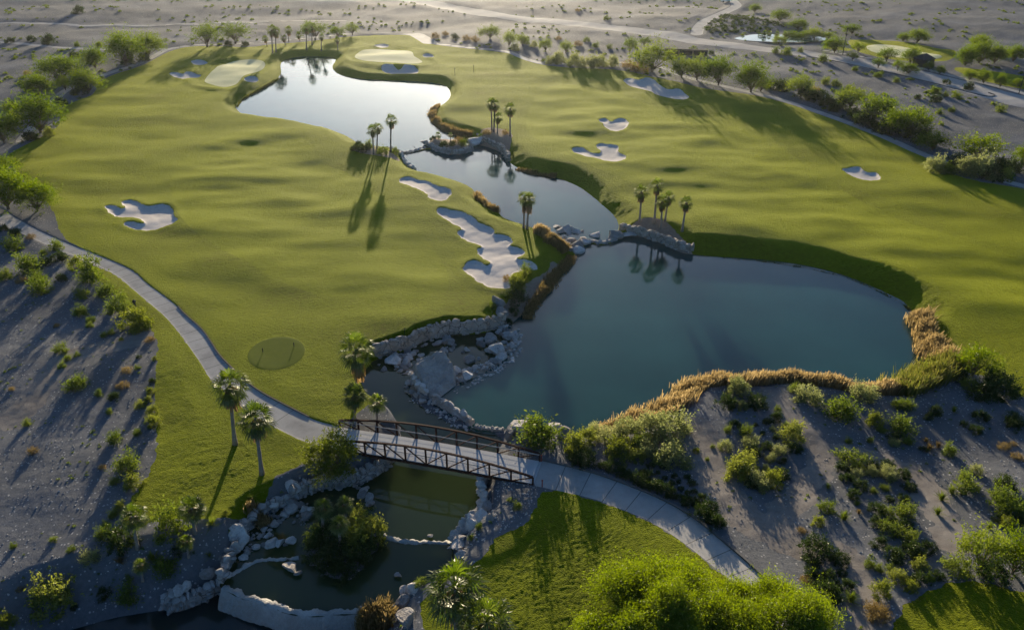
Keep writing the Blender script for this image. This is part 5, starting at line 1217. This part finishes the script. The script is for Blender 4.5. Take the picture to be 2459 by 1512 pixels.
def culvert():
    """dark road underpass at the desert edge"""
    p = fv('C', [(40, 398)]); g = ground(p)[0]; root = empty('underpass', (g[0], g[1], g[2] - .3), R(-12))
    tag(root, 'dark rail bridge opening under the dirt road near the big bright tree', 'underpass', at=tuple(p[0]))
    b = MB(); b.box((-8, 0, 2.5), (8, 0, 2.5), 1.2, .5); add('beam', b.mesh('beam', M['bark']), root)
    b = MB(); b.box((-8, 2.2, 1.1), (8, 2.2, 1.1), .3, 2.4); add('back_wall', b.mesh('back_wall', M['darkmetal']), root)
    for x in (-7.8, -2.6, 2.6, 7.8):
        b = MB(); b.box((x, 0, -.3), (x, 0, 2.24), .5, .5, (0, 1, 0)); add('pier', b.mesh('pier', M['bark']), root)
culvert()

# kerb line of the far right road and the raised edge of the right path
def kerb(line, name, label, wd=.22, hg=.14, dz=0.0, m='concrete'):
    z = hz(line[:, 0], line[:, 1]) + dz; b = MB()
    for i in range(len(line) - 1):
        b.box((*line[i], z[i] + hg / 2), (*line[i + 1], z[i + 1] + hg / 2), wd, hg)
    o = add(name, b.mesh(name, M[m])); o['kind'] = 'structure'; o['label'] = label
kerb(KERB, 'kerb', 'pale kerb of the far right road', .5, .18)
kerb(ln('I', [(445,298),(780,378),(1000,453),(1290,568),(1520,698),(1750,888),(1960,1068),(2150,1256)], 0.0), 'path_kerb', 'raised kerb on the upper side of the right path', .25, .2, .0)
kerb(ln('D', [(1270,698),(1320,756),(1440,856),(1503,948),(1563,1046),(1643,1126),(1743,1226),(1853,1306),(2003,1386),(2205,1487)], 0.0), 'path_kerb', 'thin dark kerb on the lawn side of the left path', .16, .1, .0, 'bark')

# ------------------------------------------------------------------ uncountable scatter: stones on the gravel, scrub in the desert
def scatter(n, xr, yr, seed, test):
    g = np.random.default_rng(seed)
    D = yr[0] + (yr[1] - yr[0]) * g.random(n); zc = D * math.cos(PITCH) + H * math.sin(PITCH)
    X = (g.random(n) * 2 - 1) * xr * zc
    F = fields(X, D); k = test(F, X, D)
    X = X[k]; D = D[k]; F = {q: v[k] for q, v in F.items()}
    return X, D, height(X, D, F), g
dry = lambda F: (F['grass'] > .4) & (F['path'] > .4) & np.all([F['w_' + k] > .6 for k in WL], 0) & (F['i_planted islet'] > .5)
X, Y, Z, g = scatter(26000, .75, (40, 130), 801, lambda F, X, Y: dry(F) & (pn(X / 6, Y / 6, 88) > -.12))
n = len(X); oc = np.array([(1,0,0),(0,1,0),(-1,0,0),(0,-1,0),(0,0,1),(0,0,-1)], float)
s = .035 + .075 * g.random(n) ** 3
V = oc[None] * (1 + .35 * g.normal(size=(n, 6, 1))) * s[:, None, None] * np.array([1, 1, .7]); V += np.c_[X, Y, Z + s * .3][:, None, :]
T = np.array([(0,1,4),(1,2,4),(2,3,4),(3,0,4),(1,0,5),(2,1,5),(3,2,5),(0,3,5)])
o = add('gravel_stones', mesh('gravel_stones', V.reshape(-1, 3), (np.arange(n)[:, None, None] * 6 + T[None]).reshape(-1, 3), M['rock'])); o['kind'] = 'stuff'; o['label'] = 'loose pale stones strewn over the near gravel'; o['category'] = 'stones'

def rubble(P, n, zlo, seed, name, label, smin_, smax):
    g = np.random.default_rng(seed); lo, hi = P.min(0), P.max(0)
    q = lo + (hi - lo) * g.random((n * 5, 2)); q = q[sdf(P, q[:, 0], q[:, 1], 2) < -.1]
    q = q[pn(q[:, 0] / 1.6, q[:, 1] / 1.6, seed) > -.1][:n]
    z = np.maximum(hz(q[:, 0], q[:, 1]), zlo); Vs = []; Ts = []
    forms = [rock_shape(900 + i, ICO1, 8, .04) for i in range(12)]
    for i in range(len(q)):
        sz = smin_ + (smax - smin_) * g.random() ** 2.2; a = g.random() * 6.28; c, s_ = math.cos(a), math.sin(a)
        V = forms[i % 12] * np.array([sz, sz * .75, sz * .55]) @ np.array([[c, s_, 0], [-s_, c, 0], [0, 0, 1]])
        Vs.append(V + np.array([q[i, 0], q[i, 1], z[i] + sz * .15])); Ts.append(ICO1[1] + i * len(ICO1[0]))
    o = add(name, mesh(name, np.vstack(Vs), np.vstack(Ts), M['rock'])); o['kind'] = 'stuff'; o['label'] = label; o['category'] = 'rubble'
rubble(ROCKBED, 520, -2.25, 811, 'rock_rubble', 'jumbled small pale stones filling the rocky cascade', .1, .42)
rubble(poly([('G', [(1640,1060),(1700,880),(1800,760),(1900,690),(2060,630),(2180,570),(2230,640),(2200,780),(2060,760),(1900,880),(1760,1000)])], -2.3, 1), 170, -2.28, 812, 'rock_rubble', 'small stones in the channel left of the planted islet', .1, .36)
rubble(poly([('E', [(1540,180),(1700,215),(1800,225),(1780,270),(1690,330),(1600,280)])], -2.0, 1), 160, -2.15, 813, 'rock_rubble', 'small stones heaped on the weir below the middle pond', .1, .4)
rubble(poly([('H', [(1470,430),(1640,480),(1850,480),(1860,560),(1750,760),(1480,900),(1300,1010),(1250,960),(1300,830),(1460,690)])], -.5, 1), 260, -2.3, 814, 'rock_rubble', 'dark broken stones on the gravel bank below the footbridge', .05, .18)

def scrub(X, Y, Z, g, sz, per, m, name, label):
    n = len(X); c = np.repeat(np.c_[X, Y, Z], per, 0); r = np.repeat(sz * (.5 + .9 * g.random(n)), per)
    dv = unit(g.normal(size=(n * per, 3))); dv[:, 2] = np.abs(dv[:, 2]) * .8
    P = c + dv * (r * (.4 + .6 * g.random(n * per)))[:, None]
    Vq, Q = quads(P, unit(dv + .6 * g.normal(size=dv.shape)), unit(g.normal(size=dv.shape)), r * .8, r * .4)
    o = add(name, mesh(name, Vq, Q, m)); o['kind'] = 'stuff'; o['label'] = label; o['category'] = 'scrub'
X, Y, Z, g = scatter(5000, .75, (190, 520), 802, lambda F, X, Y: dry(F) & (F['road'] > 1.5) & (pn(X / 40, Y / 22, 89) + .35 * pn(X / 9, Y / 9, 90) > .06))
scrub(X, Y, Z, g, .8, 26, M['creosote'], 'desert_scrub', 'countless low scrub bushes on the far desert')
cact = poly([('C', [(160,200),(210,120),(330,105),(440,120),(620,160),(780,185),(720,220),(500,235),(300,245),(170,240)])], 0, 1)
X, Y, Z, g = scatter(9000, .75, (300, 420), 803, lambda F, X, Y: dry(F) & (sdf(cact, X, Y, 20) < 0))
scrub(X, Y, Z, g, 1.0, 26, M['dark'], 'cactus_slope', 'dense dark spiny plants on the slope behind the far pond')
X, Y, Z, g = scatter(5200, .75, (45, 170), 804, lambda F, X, Y: dry(F) & (pn(X / 9, Y / 9, 91) > .12))
scrub(X, Y, Z, g, .19, 18, M['creosote'], 'seedling_scrub', 'tiny seedling weeds dotted over the near gravel')

# ------------------------------------------------------------------ unique labels
ORD = ['first', 'second', 'third', 'fourth', 'fifth', 'sixth', 'seventh', 'eighth', 'ninth', 'tenth', 'eleventh', 'twelfth', 'thirteenth', 'fourteenth', 'fifteenth', 'sixteenth', 'seventeenth', 'eighteenth', 'nineteenth', 'twentieth', 'twenty-first', 'twenty-second', 'twenty-third', 'twenty-fourth']
by = {}
for o, lb, at in ITEMS:
    by.setdefault(lb, []).append((o, at))
for lb, v in by.items():
    if len(v) == 1: continue
    v.sort(key=lambda q: q[1][0])
    for i, (o, at) in enumerate(v):
        if len(v) == 2: w = ('left', 'right')[i] + ' of two'
        elif i == 0: w = 'leftmost'
        elif i == len(v) - 1: w = 'rightmost'
        elif i < len(v) / 2: w = ORD[i] + ' from left'
        else: w = (ORD[len(v) - 1 - i] + ' from right')
        o['label'] = f'{lb}, {w}'

# ------------------------------------------------------------------ camera, light, sky
cam = bpy.data.cameras.new('camera'); co = bpy.data.objects.new('camera', cam); COL.objects.link(co)
co.location = CAM; co.rotation_euler = (R(90) - PITCH, 0, 0)
cam.sensor_width = 36; cam.lens = 36 * FPX / 2459; cam.clip_end = 20000; cam.clip_start = .5
SC.camera = co
hb = MB(); hb.box((0, -400, 50), (0, 3600, 50), 7600, 112)  # thin haze volume added to stand in for the flare glow towards the sun
hm, hn, hl = mat('glow haze air'); ho = N(hn, 'ShaderNodeOutputMaterial'); hv = N(hn, 'ShaderNodeVolumePrincipled')
hv.inputs['Color'].default_value = (.9, .95, 1, 1); hv.inputs['Density'].default_value = .00003; hv.inputs['Anisotropy'].default_value = .75
hl.new(hv.outputs[0], ho.inputs['Volume'])
hz_o = add('haze', hb.mesh('haze', hm)); hz_o['kind'] = 'stuff'; hz_o['label'] = 'thin haze added for a sun glow over the far desert'; hz_o['category'] = 'haze'
EL, AZ = R(8.2), R(-3.5)
sun = bpy.data.lights.new('sun', 'SUN'); sun.energy = 5.0; sun.angle = R(.55); sun.color = (1.0, .85, .62)
so = bpy.data.objects.new('sun', sun); COL.objects.link(so)
sd = Vector((math.sin(AZ) * math.cos(EL), math.cos(AZ) * math.cos(EL), math.sin(EL)))
so.rotation_euler = sd.to_track_quat('Z', 'Y').to_euler(); so.location = (0, 0, 80)
w = bpy.data.worlds.new('World'); SC.world = w; w.use_nodes = True
nt = w.node_tree; bg = nt.nodes['Background']
sky = nt.nodes.new('ShaderNodeTexSky'); sky.sky_type = 'NISHITA'; sky.sun_disc = False
sky.sun_elevation = EL; sky.sun_rotation = AZ; sky.altitude = 600; sky.air_density = 1.0; sky.dust_density = 2.6; sky.ozone_density = 4.0
nt.links.new(sky.outputs[0], bg.inputs['Color']); bg.inputs['Strength'].default_value = .10
vs = SC.view_settings; vs.view_transform = 'Standard'; vs.look = 'None'; vs.exposure = 1.1; vs.gamma = 1
cy = SC.cycles
cy.use_denoising = True; cy.max_bounces = 6; cy.diffuse_bounces = 2; cy.glossy_bounces = 2; cy.transmission_bounces = 4; cy.transparent_max_bounces = 4
cy.use_adaptive_sampling = True; cy.adaptive_threshold = .02; cy.sample_clamp_indirect = 6
